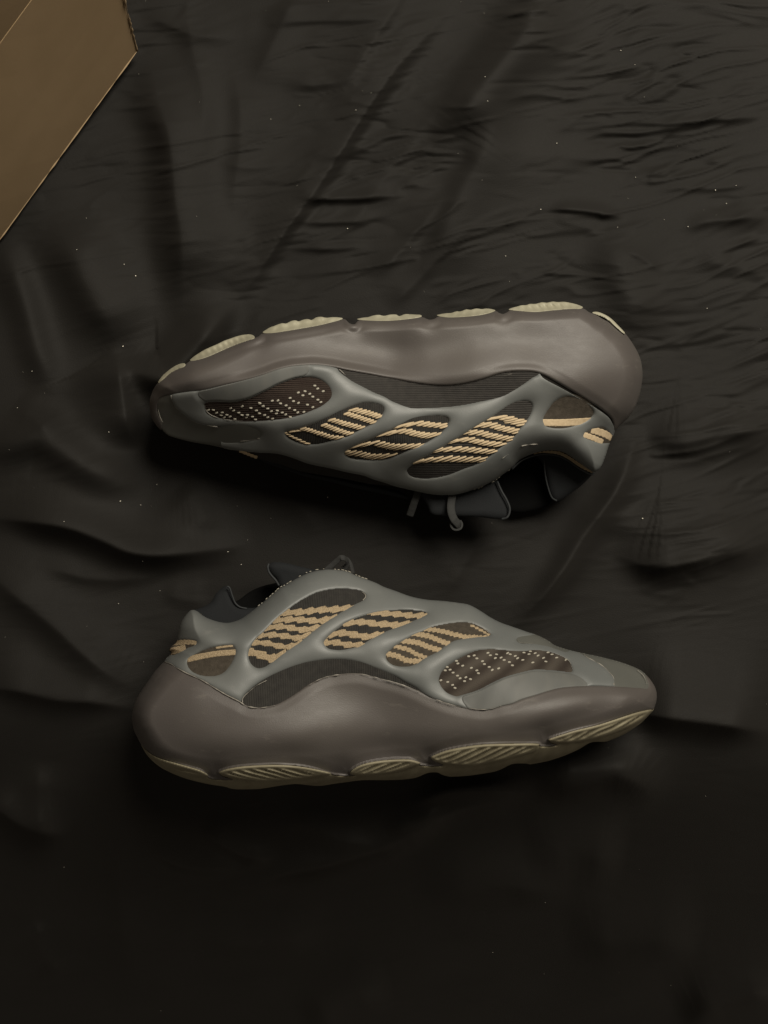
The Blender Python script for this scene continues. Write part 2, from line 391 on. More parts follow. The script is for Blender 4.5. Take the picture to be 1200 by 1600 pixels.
# ------------------------------------------------------------------ cardboard box
def prism(bag, P, z0, z1):
    P = np.asarray(P); n = len(P)
    V = np.vstack([np.c_[P, np.broadcast_to(z0, n)], np.c_[P, np.broadcast_to(z1, n)]])
    j = np.arange(n); k = (j + 1) % n
    bag.add(V, np.stack([j, k, k + n, j + n], -1), [list(range(n))[::-1]], [list(range(n, 2 * n))])
def carton():
    c0 = pt(np.array(214.), np.array(79.), .002)[:2]
    c1 = pt(np.array(0.), np.array(373.), .002)[:2]
    u = (c1 - c0) / np.linalg.norm(c1 - c0)          # along the front
    v = np.array([u[1], -u[0]])
    if v[0] > 0: v = -v                              # into the box
    root = bpy.data.objects.new('cardboard_box', None); COL.objects.link(root)
    root.location = (*(c0 + .14 * u + .14 * v), 0)
    tag(root, 'brown cardboard box with an open flap in the upper left corner', 'cardboard box')
    Lg, A0, Hh, t = .345, -.0204, .128, .003
    P = lambda a, b, z: (*(c0 + a * u + b * v), z)
    def slab(name, q, th, m=M['card'], n=14):
        """a sheet of card between four corners, th thick below its face, a little bowed"""
        q = np.array(q, float); nn = np.cross(q[1] - q[0], q[3] - q[0]); nn /= np.linalg.norm(nn)
        if nn[2] < -.3: nn = -nn
        ss, tt = np.meshgrid(np.linspace(0, 1, n), np.linspace(0, 1, 5))
        S = ((1 - ss) * (1 - tt))[..., None] * q[0] + (ss * (1 - tt))[..., None] * q[1] + (ss * tt)[..., None] * q[2] + ((1 - ss) * tt)[..., None] * q[3]
        S = S + nn * (.0008 * np.sin(ss * 7.0 + 1) * np.sin(tt * math.pi))[..., None]
        V = np.vstack([S.reshape(-1, 3), (S - nn * th).reshape(-1, 3)]); k = 5 * n
        i = (np.arange(4)[:, None] * n + np.arange(n - 1)[None]).ravel()
        f = np.stack([i, i + 1, i + n + 1, i + n], -1)
        rim = np.concatenate([np.arange(n), np.arange(1, 5) * n + n - 1, 4 * n + np.arange(n - 2, -1, -1), np.arange(3, 0, -1) * n])
        r2 = np.roll(rim, -1); w_ = np.stack([rim, rim + k, r2 + k, r2], -1)
        return mesh_obj(name, V, [f, f[:, ::-1] + k, w_], m, root, False)
    L1 = Lg - .002
    slab('wall', [P(0, 0, .0015), P(L1, 0, .0015), P(L1, .0005, Hh), P(A0, .0005, Hh)], -t)
    slab('wall', [P(-.0022, t + .001, .012), P(-.0022, .206, .012), P(A0 - .0026, .206, Hh - .004), P(A0 - .0026, t + .001, Hh - .004)], t)
    slab('wall', [P(L1 - t, t + .001, .001), P(L1 - t, .206, .001), P(L1 - t, .206, Hh), P(L1 - t, t + .001, Hh)], t)
    slab('wall', [P(0, .21, .001), P(L1, .21, .001), P(L1, .21, Hh), P(A0, .21, Hh)], t)
    slab('base', [P(.004, .005, .006), P(L1 - .005, .005, .006), P(L1 - .005, .205, .006), P(.004, .205, .006)], t)
    # the flaps stand open above the rim
    slab('flap', [P(A0 + .001, .0008, Hh + .0003), P(L1 - .001, .0008, Hh + .0003), P(L1 - .004, -.013, Hh + .115), P(A0 + .009, -.013, Hh + .115)], -t)
    slab('flap', [P(A0 + .001, .2095, Hh + .0012), P(L1 - .001, .2095, Hh + .0012), P(L1 - .004, .24, Hh + .068), P(A0 + .006, .24, Hh + .068)], -t)
    # scuffed pale paper along the free edges of the flap
    g = Bag(); n = 60; r = np.random.default_rng(4)
    for q0, q1, w0 in [(P(0, -.0002, .0018), P(L1, -.0002, .0018), .0006), (P(0, -.0002, .0018), P(A0, .0003, Hh), .0008)]:
        s_ = np.linspace(0, 1, n)[:, None]; Q = np.array(q0) * (1 - s_) + np.array(q1) * s_
        g = Bag(); g.add(*tube_mesh(Q, w0 * np.clip(r.normal(.55, .25, n), .15, 1.2), 5)); g.build('worn_edge', M['card_edge'], root)
carton()

# ------------------------------------------------------------------ sneakers
RIM = 42.0     # mm, height of the outline of a shoe lying on its side

class Shoe:
    def __init__(s, outline, ctrl, rad, box, lift=0.0, step=1.5):
        x0, x1, y0, y1 = box
        s.xs = np.arange(x0, x1, step, dtype=np.float32); s.ys = np.arange(y0, y1, step, dtype=np.float32); s.g = step
        s.X, s.Y = np.meshgrid(s.xs, s.ys); s.lift = lift
        s.S = s.sdf(smooth(outline))
        s.T = s.tps(np.array(ctrl, float))
        rc = np.array(rad, float)
        d2 = (s.X[..., None] - rc[:, 0]) ** 2 + (s.Y[..., None] - rc[:, 1]) ** 2
        wg = 1 / (d2 + 9000) ** 2
        s.R = (wg * rc[:, 2]).sum(-1) / wg.sum(-1)
        s.B = s.base(0)
        # the hidden side, resting on the sheet
        s.Bot = RIM - (RIM - 1.5) * prof(s.S / 62) - lift * 0
    def base(s, grow): return RIM + (s.T - RIM) * prof((s.S + grow) / s.R)
    def tps(s, C):
        n = len(C); r = np.hypot(C[:, None, 0] - C[None, :, 0], C[:, None, 1] - C[None, :, 1]) / 100
        U = lambda r: np.where(r > 1e-6, r * r * np.log(np.maximum(r, 1e-6)), 0)
        A = np.zeros((n + 3, n + 3)); A[:n, :n] = U(r) + .03 * np.eye(n)
        A[:n, n] = 1; A[:n, n + 1:] = C[:, :2] / 100; A[n, :n] = 1; A[n + 1:, :n] = C[:, :2].T / 100
        wv = np.linalg.solve(A, np.r_[C[:, 2], 0, 0, 0])
        out = wv[n] + wv[n + 1] * s.X / 100 + wv[n + 2] * s.Y / 100
        for k in range(n): out = out + wv[k] * U(np.hypot(s.X - C[k, 0], s.Y - C[k, 1]) / 100)
        return out
    def sdf(s, P, margin=None):
        """inside positive"""
        if margin is None: sl = (slice(None), slice(None)); far = None
        else:
            i0, i1 = np.searchsorted(s.xs, [P[:, 0].min() - margin, P[:, 0].max() + margin])
            j0, j1 = np.searchsorted(s.ys, [P[:, 1].min() - margin, P[:, 1].max() + margin]); sl = (slice(j0, j1), slice(i0, i1))
        d, _, _ = seg_dist(s.X[sl], s.Y[sl], P, True)
        d = np.where(inside(s.X[sl], s.Y[sl], P), d, -d)
        out = np.full(s.X.shape, -(margin or 0), np.float32); out[sl] = d
        return out
    def line(s, P, margin=60):
        P = smooth(P, 5, False)
        i0, i1 = np.searchsorted(s.xs, [P[:, 0].min() - margin, P[:, 0].max() + margin])
        j0, j1 = np.searchsorted(s.ys, [P[:, 1].min() - margin, P[:, 1].max() + margin]); sl = (slice(j0, j1), slice(i0, i1))
        d, sd, t = seg_dist(s.X[sl], s.Y[sl], P, False)
        out = np.full(s.X.shape, margin, np.float32); out[sl] = np.minimum(d, margin)
        return out
    def at(s, F, px, py):
        x = np.clip((np.asarray(px, float) - s.xs[0]) / s.g, 0, len(s.xs) - 1.001); y = np.clip((np.asarray(py, float) - s.ys[0]) / s.g, 0, len(s.ys) - 1.001)
        i = x.astype(int); j = y.astype(int); fx = x - i; fy = y - j
        return (F[j, i] * (1 - fx) + F[j, i + 1] * fx) * (1 - fy) + (F[j + 1, i] * (1 - fx) + F[j + 1, i + 1] * fx) * fy
    def solid(s, name, f, ztop, zbot, m, parent, bot_stride=None):
        """closed body over the region f > 0, from zbot to ztop (mm)"""
        f = f.copy(); f[np.abs(f) < .04] = -.04
        f[0] = f[-1] = -1; f[:, 0] = f[:, -1] = -1
        ny, nx = f.shape
        i = (np.arange(ny - 1)[:, None] * nx + np.arange(nx - 1)[None])
        fi = f.ravel()
        keep = np.maximum(np.maximum(f[:-1, :-1], f[1:, :-1]), np.maximum(f[:-1, 1:], f[1:, 1:])) > 0
        i = i[keep]
        par = ((i // nx + i % nx) % 2 == 0)
        a, b, c, d = i, i + nx, i + nx + 1, i + 1
        t = np.vstack([np.stack([a, b, np.where(par, c, d)], -1), np.stack([np.where(par, a, b), c, d], -1)])
        ins = fi[t] > 0; n = ins.sum(1)
        X, Y, Zt, Zb = s.X.ravel(), s.Y.ravel(), ztop.ravel(), np.broadcast_to(zbot, f.shape).ravel()
        N = len(fi)
        full = t[n == 3]
        def rot(tt, k): return tt[np.arange(len(tt))[:, None], (k[:, None] + np.arange(3)) % 3]
        t1 = t[n == 1]; t1 = rot(t1, np.argmax(fi[t1] > 0, 1)); t2 = t[n == 2]; t2 = rot(t2, np.argmax(fi[t2] <= 0, 1))
        key = lambda p, q: np.minimum(p, q).astype(np.int64) * N + np.maximum(p, q)
        k1 = key(t1[:, 0], t1[:, 1]); k2 = key(t1[:, 0], t1[:, 2]); k3 = key(t2[:, 0], t2[:, 1]); k4 = key(t2[:, 0], t2[:, 2])
        uk, inv = np.unique(np.concatenate([k1, k2, k3, k4]), return_inverse=True)
        p, q = uk // N, uk % N; w_ = fi[p] / (fi[p] - fi[q])
        lerp = lambda F: F[p] * (1 - w_) + F[q] * w_
        o = np.cumsum([0, len(k1), len(k2), len(k3), len(k4)])
        e1, e2, e3, e4 = [N + inv[o[j]:o[j + 1]] for j in range(4)]
        tri = np.vstack([full, np.stack([t1[:, 0], e1, e2], -1),
                         np.stack([e3, t2[:, 1], t2[:, 2]], -1), np.stack([e3, t2[:, 2], e4], -1)])
        wall = np.vstack([np.stack([e1, e2], -1), np.stack([e4, e3], -1)])
        AX = np.r_[X, lerp(X)]; AY = np.r_[Y, lerp(Y)]; AT = np.r_[Zt, lerp(Zt)]; AB = np.r_[Zb, lerp(Zb)]
        used, inv2 = np.unique(tri, return_inverse=True); tri = inv2.reshape(-1, 3)
        remap = np.full(N + len(uk), -1); remap[used] = np.arange(len(used)); wall = remap[wall]
        AX, AY, AT, AB = AX[used], AY[used], AT[used], AB[used]; nv = len(used)
        AB = np.minimum(AB, AT - .05)
        L = s.lift
        V = np.vstack([pt(AX, AY, (AT + L) * .001), pt(AX, AY, (AB + L) * .001)])
        wq = np.stack([wall[:, 1], wall[:, 0], wall[:, 0] + nv, wall[:, 1] + nv], -1)
        return mesh_obj(name, V, [tri, tri[:, ::-1] + nv, wq], m, parent)

def lerp_line(P, n):
    P = np.asarray(P, float); Q = smooth(P, 8, False)
    l = np.r_[0, np.cumsum(np.hypot(*np.diff(Q, axis=0).T))]
    u = np.linspace(0, l[-1], n)
    return np.stack([np.interp(u, l, Q[:, 0]), np.interp(u, l, Q[:, 1])], -1), l[-1]

def yarn_stripe(sh, P, th, ang, pitch, thick, m, parent, r, clip, maxlen=34, pair=2):
    """a stripe knitted of slanted stitches, each a small rounded bar crossing the band"""
    Q = smooth(np.asarray(P, float), 8, False)
    l = np.r_[0, np.cumsum(np.hypot(*np.diff(Q, axis=0).T))]; tot = l[-1]
    bag = Bag(); u = 0.0; k = 0; jit = 0
    while u < tot:
        x = np.interp(u, l, Q[:, 0]); y = np.interp(u, l, Q[:, 1])
        i = min(max(np.searchsorted(l, u), 1), len(Q) - 1); tx, ty = Q[i] - Q[i - 1]; ta = math.atan2(ty, tx)
        tw = float(np.interp(u / tot, np.linspace(0, 1, len(th)), th)) if isinstance(th, (list, tuple)) else th
        phi = abs((ang - ta + math.pi / 2) % math.pi - math.pi / 2)
        sp = max(math.sin(phi), .22)
        ln = min(tw / sp, maxlen)
        if k % pair == 0: jit = r.normal(0, .35)
        n = 6
        a = np.linspace(-.5, .5, n) * (ln * r.uniform(.94, 1.04))
        wob = r.normal(0, .12, n)
        ax = x + math.cos(ang) * a - math.sin(ang) * (wob + jit * .4); ay = y + math.sin(ang) * a + math.cos(ang) * (wob + jit * .4)
        ok = sh.at(clip, ax, ay) > 0
        if ok.sum() < 3: u += thick * .98 / max(sp, .18); k += 1; continue
        if not ok.all():
            a = np.linspace(a[ok].min(), a[ok].max(), n)
            ax = x + math.cos(ang) * a - math.sin(ang) * (wob + jit * .4); ay = y + math.sin(ang) * a + math.cos(ang) * (wob + jit * .4)
        z = sh.at(sh.B, ax, ay) + .20 + r.uniform(-.08, .12) + .18 * np.sin(np.linspace(0, math.pi, n))
        P3 = pt(ax, ay, (z + sh.lift) * .001)
        rad = thick * .56 * S0 * np.array([.55, .95, 1, 1, .95, .55]) * r.uniform(.92, 1.08)
        bag.add(*tube_mesh(P3, rad, 6, .22))
        u += thick * .98 / max(sp, .18); k += 1
    return bag.build('stripe', m, parent)

def yarn_band(sh, P, th, tooth, period, m, parent, clip, seed):
    """a stripe knitted flat, its two edges stepping by one stitch after another"""
    Q, tot = lerp_line(P, 400)
    n = max(8, int(tot)); u = np.linspace(0, tot, n)
    x = np.interp(np.linspace(0, 1, n), np.linspace(0, 1, 400), Q[:, 0]); y = np.interp(np.linspace(0, 1, n), np.linspace(0, 1, 400), Q[:, 1])
    tx, ty = np.gradient(x), np.gradient(y); l = np.hypot(tx, ty) + 1e-9; nx, ny = ty / l, -tx / l      # towards the upper side
    if tooth > 3: th = th + .3
    tw = np.interp(u / tot, np.linspace(0, 1, len(th)), th) if isinstance(th, (list, tuple)) else th
    rr = np.random.default_rng(seed)
    ph = u / period + .06 * rr.normal(size=n)
    fr = ph - np.floor(ph); saw = (np.where(fr < .9, fr / .9, (1 - fr) / .1) - .5) * tooth
    lo = -(tw / 2) + np.roll(saw, int(period * .4)); hi = tw / 2 + saw
    poly = np.vstack([np.c_[x + nx * hi, y + ny * hi], np.c_[x + nx * lo, y + ny * lo][::-1]])
    f = object.__new__(Shoe); f.g = .7; f.lift = sh.lift
    f.xs = np.arange(poly[:, 0].min() - 3, poly[:, 0].max() + 3, f.g, dtype=np.float32); f.ys = np.arange(poly[:, 1].min() - 3, poly[:, 1].max() + 3, f.g, dtype=np.float32)
    f.X, f.Y = np.meshgrid(f.xs, f.ys)
    d = f.sdf(poly); Bf = sh.at(sh.B, f.X, f.Y); k = np.minimum(d, sh.at(clip, f.X, f.Y))
    return f.solid('stripe', k, Bf + .10 + .25 * prof(d / 1.6) + .10 * vnoise(f.X, f.Y, 2.6, 17), Bf - .5, m, parent)

def smin(ds, k=3.0):
    a = np.full_like(ds[0], 0); 
    for d in ds: a = a + np.exp(-np.clip(d, -30, 200) / k)
    return -k * np.log(a)

def build_sneaker(label, geo, sh, ms):
    r = np.random.default_rng(geo['seed'])
    root = bpy.data.objects.new('sneaker', None); COL.objects.link(root)
    bx, by = geo['base']; root.location = pt(np.array(float(bx)), np.array(float(by)), 0.0)
    tag(root, label, 'sneaker', 'pair of sneakers lying on their sides')
    X, Y, B = sh.X, sh.Y, sh.B
    Us = sh.sdf(smooth(geo['upper'])); Ms = sh.sdf(smooth(geo['midsole']))
    under = geo['under'] * sstep((Ms - 1.0) / 5)
    # upper: the knitted sock everything sits on
    sh.solid('upper', np.minimum(Us, sh.S), B - .45 - under, sh.Bot + 3, M['upper'], root)
    # midsole
    rel = geo['relief'](X, Y)
    def blur(F, n):
        for ax in (0, 1):
            Pd = np.pad(F, [(n + 1, n) if a == ax else (0, 0) for a in (0, 1)], mode='edge'); c = np.cumsum(Pd, ax)
            F = (np.take(c, range(2 * n + 1, c.shape[ax]), ax) - np.take(c, range(0, c.shape[ax] - 2 * n - 1), ax)) / (2 * n + 1)
        return F
    rel = blur(blur(rel, 5), 5)
    mb = B - .3 + 1.7 * prof(Ms / 4) + 1.3 * sstep(Ms / 18) + rel * sstep(Ms / geo['rw'])
    mb += .25 * vnoise(X, Y, 34, 3) + .5 * vnoise(X, Y, 90, 4)
    fm = np.minimum(Ms, sh.S) if geo['clip'] else np.minimum(Ms, sh.S + .0)
    mids = sh.solid('midsole', fm, np.where(sh.S < 0, RIM, mb), sh.Bot, M['midsole'], root)
    # cage
    holes = [(-sh.sdf(smooth(p), 45)) for p in geo['windows'].values()]
    Cg = sh.sdf(smooth(geo['cage']))
    open_edges = [sh.line(p) for p in geo['open_edges']]
    dM = -Ms
    dw = smin(holes + open_edges, 3.0)
    dwb = smin(holes, 7.0)
    tb = np.clip(dwb / 24, 0, 1)
    zc = B - .4 + 1.15 * prof(dw / 5) + 2.5 * (1 - (1 - tb) ** 2)
    zc = zc - 2.2 * (1 - prof(np.clip(dM + 1, 0, 99) / 11)) * (dM < 12)
    for px, py, amp, sg in geo['dents']: zc -= amp * np.exp(-((X - px) ** 2 + (Y - py) ** 2) / sg ** 2)
    zc += .35 * vnoise(X, Y, 40, 8) + .12 * vnoise(X, Y, 14, 9)
    mdP = sh.sdf(smooth(geo['mud']))
    ribs = np.sin((X * geo['rib'][0] + Y * geo['rib'][1]) * 2 * math.pi / 34 + 3 * vnoise(X, Y, 40, 23)) * .13
    km = sstep((mdP + 9) / 14)
    zc = zc * (1 - km) + (B - .3 + 1.5 * prof(dw / 4) + ribs + .25 * vnoise(X, Y, 26, 22)) * km
    zc = zc - under
    fc = np.minimum(Cg, np.minimum(sh.S + .6, np.minimum.reduce(holes)))
    sh.solid('cage', fc, np.where(sh.S < 0, RIM, zc), B - 2.2 - under, M['cage'], root)
    # knit seen through the windows of the cage, with its stripes
    panels = {}; clips = {}
    for k, p in geo['windows'].items():
        mm = geo['panel_mat'].get(k)
        if mm is None: continue
        f = np.minimum(sh.sdf(smooth(p), 45) + 5, np.minimum(sh.S - .5, Cg + 3))
        o = sh.solid('knit_panel', f, B + .05 + .12 * vnoise(X, Y, 9, 12) - under, B - .8 - under, M[mm], root)
        panels[k] = o; clips[k] = f - .5
        if k in geo['panel_label']: o['label'] = geo['panel_label'][k]
    for i, (k, P, th, ang, pitch, thick) in enumerate(geo['stripes']):
        if k in ('big', 'mid', 'small') and not isinstance(th, list):
            P = [np.array(q, float) for q in P]; e0 = P[0] - P[1]; e1 = P[-1] - P[-2]
            ex = 9 if ms['knit'] == 'flat' else 3
            P = [P[0] + e0 / np.hypot(*e0) * ex] + P + [P[-1] + e1 / np.hypot(*e1) * ex]
        clip = np.minimum(sh.S - .3, clips[k]) if k in clips else sh.S + (.5 if geo['rim_clip'] else 3)
        if k == 'rim': clip = np.full_like(sh.S, 99.)
        if ms['knit'] == 'flat' or k in ('heel', 'tab', 'rim'):
            tooth, per = {'big': (3.4, 19), 'mid': (3.3, 18), 'small': (2.6, 7)}.get(k, (1.2, 6) if k != 'heel' else (.3, 9))
            yarn_band(sh, P, th, tooth, per, M[ms['stripe']], panels.get(k, root), clip, i)
        else:
            yarn_stripe(sh, P, th, math.radians(ang), pitch, thick, M[ms['stripe']], panels.get(k, root), r, clip)
    bag = Bag()
    for x, y in geo['dots']:
        x += r.normal(0, .3); y += r.normal(0, .3); a = r.uniform(-.6, .2); q = np.array([-2.3, -1, 1, 2.3])
        ax = x + q * math.cos(a); ay = y + q * math.sin(a)
        bag.add(*tube_mesh(pt(ax, ay, (sh.at(B, ax, ay) + .22 + sh.lift) * .001), np.array([.9, 1.4, 1.4, .9]) * S0, 7, .35))
    tag(bag.build('knit_dots', M['dots'], panels['dots']), kind='stuff')
    # toe panel and mudguard
    fT = np.minimum(sh.sdf(smooth(geo['toe'])), sh.S + .3)
    sh.solid('toe_panel', fT, np.where(sh.S < 0, RIM, B + .55 + .3 * vnoise(X, Y, 30, 21)), B - 1.5, M['toe'], root)
    fmud = np.minimum(np.minimum(mdP, sh.S), np.minimum(dw - 2, -Ms + 2))
    sh.solid('mudguard', fmud, zc + .10 + .25 * prof(fmud / 2), zc - .8, M['mud'], root)
    # outsole
    if 'outsole' in geo:
        O = np.minimum(sh.sdf(smooth(geo['outsole'])), sh.S)
        sh.solid('outsole', O, B - 1.2 + 1.2 * prof(O / 8) + .7 * np.sin((X + .5 * Y) * 2 * math.pi / 21) - 7 * sstep((Ms + 1.5) / 5) + .5 * vnoise(X, Y, 12, 31), sh.Bot, M[ms['pad']], root)
    for pad in geo['pads']:
        d = sh.sdf(smooth(pad['P'], 4))
        gr = pad.get('grow', 0)
        base = sh.base(gr * sstep((8 - sh.S) / 20)) if gr else B
        ux, uy = pad['slat'][:2]; per = pad['slat'][2]; amp = pad['slat'][3]
        ph = (X * ux + Y * uy + 5 * vnoise(X, Y, 42, 61)) / per
        saw = ph - np.floor(ph); saw = np.where(saw < .68, sstep(saw / .68), sstep((1 - saw) / .32))
        rim = np.exp(-((d - 3.2) / 2.6) ** 2)
        core = sstep((d - pad.get('rimw', 4)) / 4)
        z = base + pad.get('up', .5 if gr else 1.6) + 1.3 * prof(d / 3.5) + 1.0 * pad.get('rim', 1.0) * rim - 1.7 * core * (pad.get('rim', 1) > 0) + (2.6 if pad.get('rim', 1) else .9) * amp * saw * (core if pad.get('rim', 1) else sstep(d / 5))
        f = d if pad.get('grow', 0) else np.minimum(d, sh.S + .5)
        sh.solid('outsole_pad', f, np.maximum(z, RIM), np.minimum(base, z) - pad.get('deep', 6), M[ms['pad']], root)
    # collar lining, tongue, laces
    for nm, P, zf, th, mm in geo['soft']:
        d = sh.sdf(smooth(P), 60)
        z = zf(X, Y) + 3.2 * prof(d / 12) + .5 * vnoise(X, Y, 22, 41)
        o = sh.solid(nm, d, z, z - th - 3.2 * prof(d / 12), M[mm], root)
    for P, z, rad, mm in geo['piping']:
        Q = smooth(np.asarray(P, float), 8, False); zz = np.interp(np.linspace(0, 1, len(Q)), np.linspace(0, 1, len(z)), z)
        g = Bag(); g.add(*tube_mesh(pt(Q[:, 0], Q[:, 1], (zz + sh.lift) * .001), rad * S0, 8)); g.build('piping', M[mm], root)
    for P, z, wd, tilt in geo['laces']:
        Q = smooth(np.asarray(P, float), 8, False); zz = np.interp(np.linspace(0, 1, len(Q)), np.linspace(0, 1, len(z)), z)
        g = Bag(); g.add(*tube_mesh(pt(Q[:, 0], Q[:, 1], (zz + sh.lift) * .001), wd * S0, 12, .28, tilt)); g.build('lace', M['lace'], root)
    # overlock stitches along the opening, dried glue along the seams, glints painted on lit edges
    g = Bag()
    for P, zs in geo['stitches']:
        Q, Lq = lerp_line(P, max(2, int(lerp_line(P, 5)[1] / 5.5)))
        for k in range(len(Q) - 1):
            if r.random() < .42: continue
            t = (Q[k + 1] - Q[k]) / (np.hypot(*(Q[k + 1] - Q[k])) + 1e-6)
            c = Q[k] + r.normal(0, .4, 2); q = np.array([-2.1, 0, 2.1])[:, None] * t * r.uniform(.6, 1.3) + c
            zz = np.full(3, zs) + r.normal(0, .2)
            g.add(*tube_mesh(pt(q[:, 0], q[:, 1], (zz + sh.lift) * .001), np.array([.45, .68, .45]) * S0, 5))
    tag(g.build('stitching', M['dots'], root), kind='stuff')
    for P, off, rad in geo['glue_glint']:
        Q = smooth(np.asarray(P, float), 6, False); n = len(Q)
        rr = rad * np.clip(.55 + 1.5 * vnoise(Q[:, 0], Q[:, 1], 7, 51), .12, 1.3)
        z = sh.at(B, Q[:, 0], Q[:, 1]) + off
        g = Bag(); g.add(*tube_mesh(pt(Q[:, 0], Q[:, 1], (z + sh.lift) * .001), rr * S0, 5)); g.build('glue_glint_line', M['glue_glint'], root)
    return root

# --- lower shoe, traced in the photograph's own units
B_top = [(257,1033),(267,1020),(264,1017),(267,1010),(275,1003),(278,993),(281,978),(286,967),(294,957),(300,953),(308,955),(317,962),(327,967),(343,972),(358,973),(375,968),(387,960),(400,950),(410,942),(423,931),(437,919),(450,912),(467,902),(483,895),(500,891),(520,890),(542,893),(558,900),(575,906),(588,911),(600,917),(617,923),(642,932),(667,937),(692,939),(717,942),(733,945),(750,954),(767,965),(783,973),(800,979),(820,986),(840,993),(856,1001),(868,1009),(890,1016),(912,1021),(940,1027),(970,1035),(996,1045)]
B_toe = [(1009,1054),(1019,1066),(1025,1078),(1026,1092),(1023,1104)]
B_bot = [(1018,1113),(1006,1126),(990,1138),(970,1150),(948,1158.5),(924,1160),(904,1171),(884,1180),(860,1190),(836,1195),(820,1193),(800,1194),(783,1202),(767,1207),(733,1212),(708,1214),(692,1211),(683,1207),(668,1208),(650,1215),(630,1218),(600,1219),(567,1219),(542,1222),(520,1225),(500,1228),(483,1227),(463,1225),(442,1227),(417,1231),(400,1233),(367,1233),(350,1229),(330,1226),(307,1221),(283,1214),(258,1203),(243,1193),(230,1180),(221,1165)]
B_heel = [(215,1153),(209,1140),(206,1122),(208,1107),(213,1093),(222,1078),(233,1062),(242,1049),(256,1034)]
B_hull = [(1018,1113),(990,1139),(950,1158),(904,1173),(860,1188),(820,1196),(783,1204),(733,1212),(692,1214),(650,1217),(600,1221),(542,1225),(483,1229),(417,1233),(367,1233),(330,1226.5),(283,1215),(258,1203.5),(243,1193.5),(230,1180),(221,1165)]
B_S = B_top + B_toe + B_hull + B_heel[:-1]
B_medge = [(256,1034),(267,1037),(278,1044),(293,1052),(315,1062),(338,1076),(355,1086),(373,1095),(388,1103),(407,1105),(430,1101),(450,1091),(467,1080),(483,1069),(497,1062),(510,1057),(527,1054),(547,1052),(567,1053),(583,1057),(600,1062),(617,1066),(635,1072),(655,1080),(675,1090),(700,1099),(725,1105),(750,1108),(767,1107),(783,1102),(800,1098),(814,1092),(836,1085),(858,1078),(880,1073),(910,1071),(940,1071),(970,1072),(1000,1074),(1011,1075),(1012,1068),(1008,1058),(1003,1051),(996,1045)]
B_mlow = [(1019,1109),(1000,1112),(980,1118),(956,1126),(930,1134),(900,1141),(884,1146),(868,1151),(858,1156),(862,1162),(872,1164),(860,1166),(846,1166),(840,1162),(820,1162),(800,1162),(758,1163),(725,1167),(700,1172),(683,1178),(673,1184),(683,1191),(693,1196),(675,1197),(656,1195),(642,1187),(625,1186),(600,1188),(575,1192),(558,1198),(547,1206),(556,1211),(535,1212),(515,1209),(493,1202),(467,1197),(433,1195),(400,1196),(375,1198),(353,1202),(342,1207),(350,1214),(365,1218),(345,1218),(328,1216),(315,1205),(300,1200),(275,1193),(255,1187),(240,1181),(227,1171),(221,1164)]
B_mid = B_medge + B_toe + B_mlow + B_heel[:-1]
B_toeline = [(905,1020),(920,1029),(932,1035),(944,1043),(954,1053),(959,1060),(959,1074)]
B_win = {
 'big': [(389,1025),(392,1012),(400,999),(407,993),(417,983),(430,969),(443,958),(457,947.5),(473,937),(493,927),(513,922),(533,920),(550,921),(562,923),(570,927.5),(571,933),(567,938),(555,944),(542,951),(527,960),(515,967),(503,975),(493,982),(480,992),(467,1002),(457,1008),(440,1020),(423,1034),(413,1041),(402,1043),(393,1037)],
 'mid': [(508,1002),(509,1008),(515,1013),(530,1015),(543,1013),(560,1008),(580,997),(600,987.5),(617,981),(633,975),(650,968),(662,962),(667,959),(663,956),(650,954),(633,953),(617,954),(600,955),(580,959),(560,965),(542,973),(528,983),(517,992)],
 'small': [(607,1021),(605,1028),(610,1035),(620,1040),(637,1041),(650,1037),(663,1028),(680,1020),(693,1011),(707,1002),(723,998),(742,995),(758,994),(766,992),(764,988),(755,982),(742,976),(730,973),(713,973),(693,976),(675,980),(662,986),(645,993),(630,1002),(617,1011)],
 'dots': [(688,1060),(690,1068),(698,1079),(710,1086),(720,1086),(744,1079),(766,1068),(788,1058),(812,1051),(836,1046),(860,1047),(880,1049),(892,1050),(894,1045),(890,1034),(882,1028),(866,1021),(848,1017),(832,1016),(816,1018),(796,1017),(772,1015),(750,1016),(734,1021),(718,1029),(704,1038),(693,1048)],
 'heel': [(293,1033),(295,1042),(303,1050),(317,1055),(333,1056),(347,1052),(357,1042),(364,1030),(367,1019),(365,1011),(360,1008),(347,1009),(330,1013),(313,1019),(300,1026)],
 'tab': [(256,1016),(268,1023),(274,1022),(283,1017),(293,1012),(301,1009),(306,1005),(304,1002),(290,1000),(276,1001),(262,1004)],
 'arch': [(379,1092),(379,1098),(386,1112),(410,1118),(440,1112),(480,1085),(510,1070),(550,1065),(600,1075),(640,1086),(652,1084),(650,1077),(633,1067),(617,1057),(600,1050),(583,1044),(561,1036),(543,1032),(520,1031),(494,1034),(463,1042),(428,1056),(400,1071),(385,1084)],
 'vent': [(808,999),(814,996),(828,994),(842,992),(858,998),(872,1007),(890,1013),(884,1017.5),(870,1013),(858,1009),(840,1005.5),(828,1004),(816,1004),(810,1002)],
}
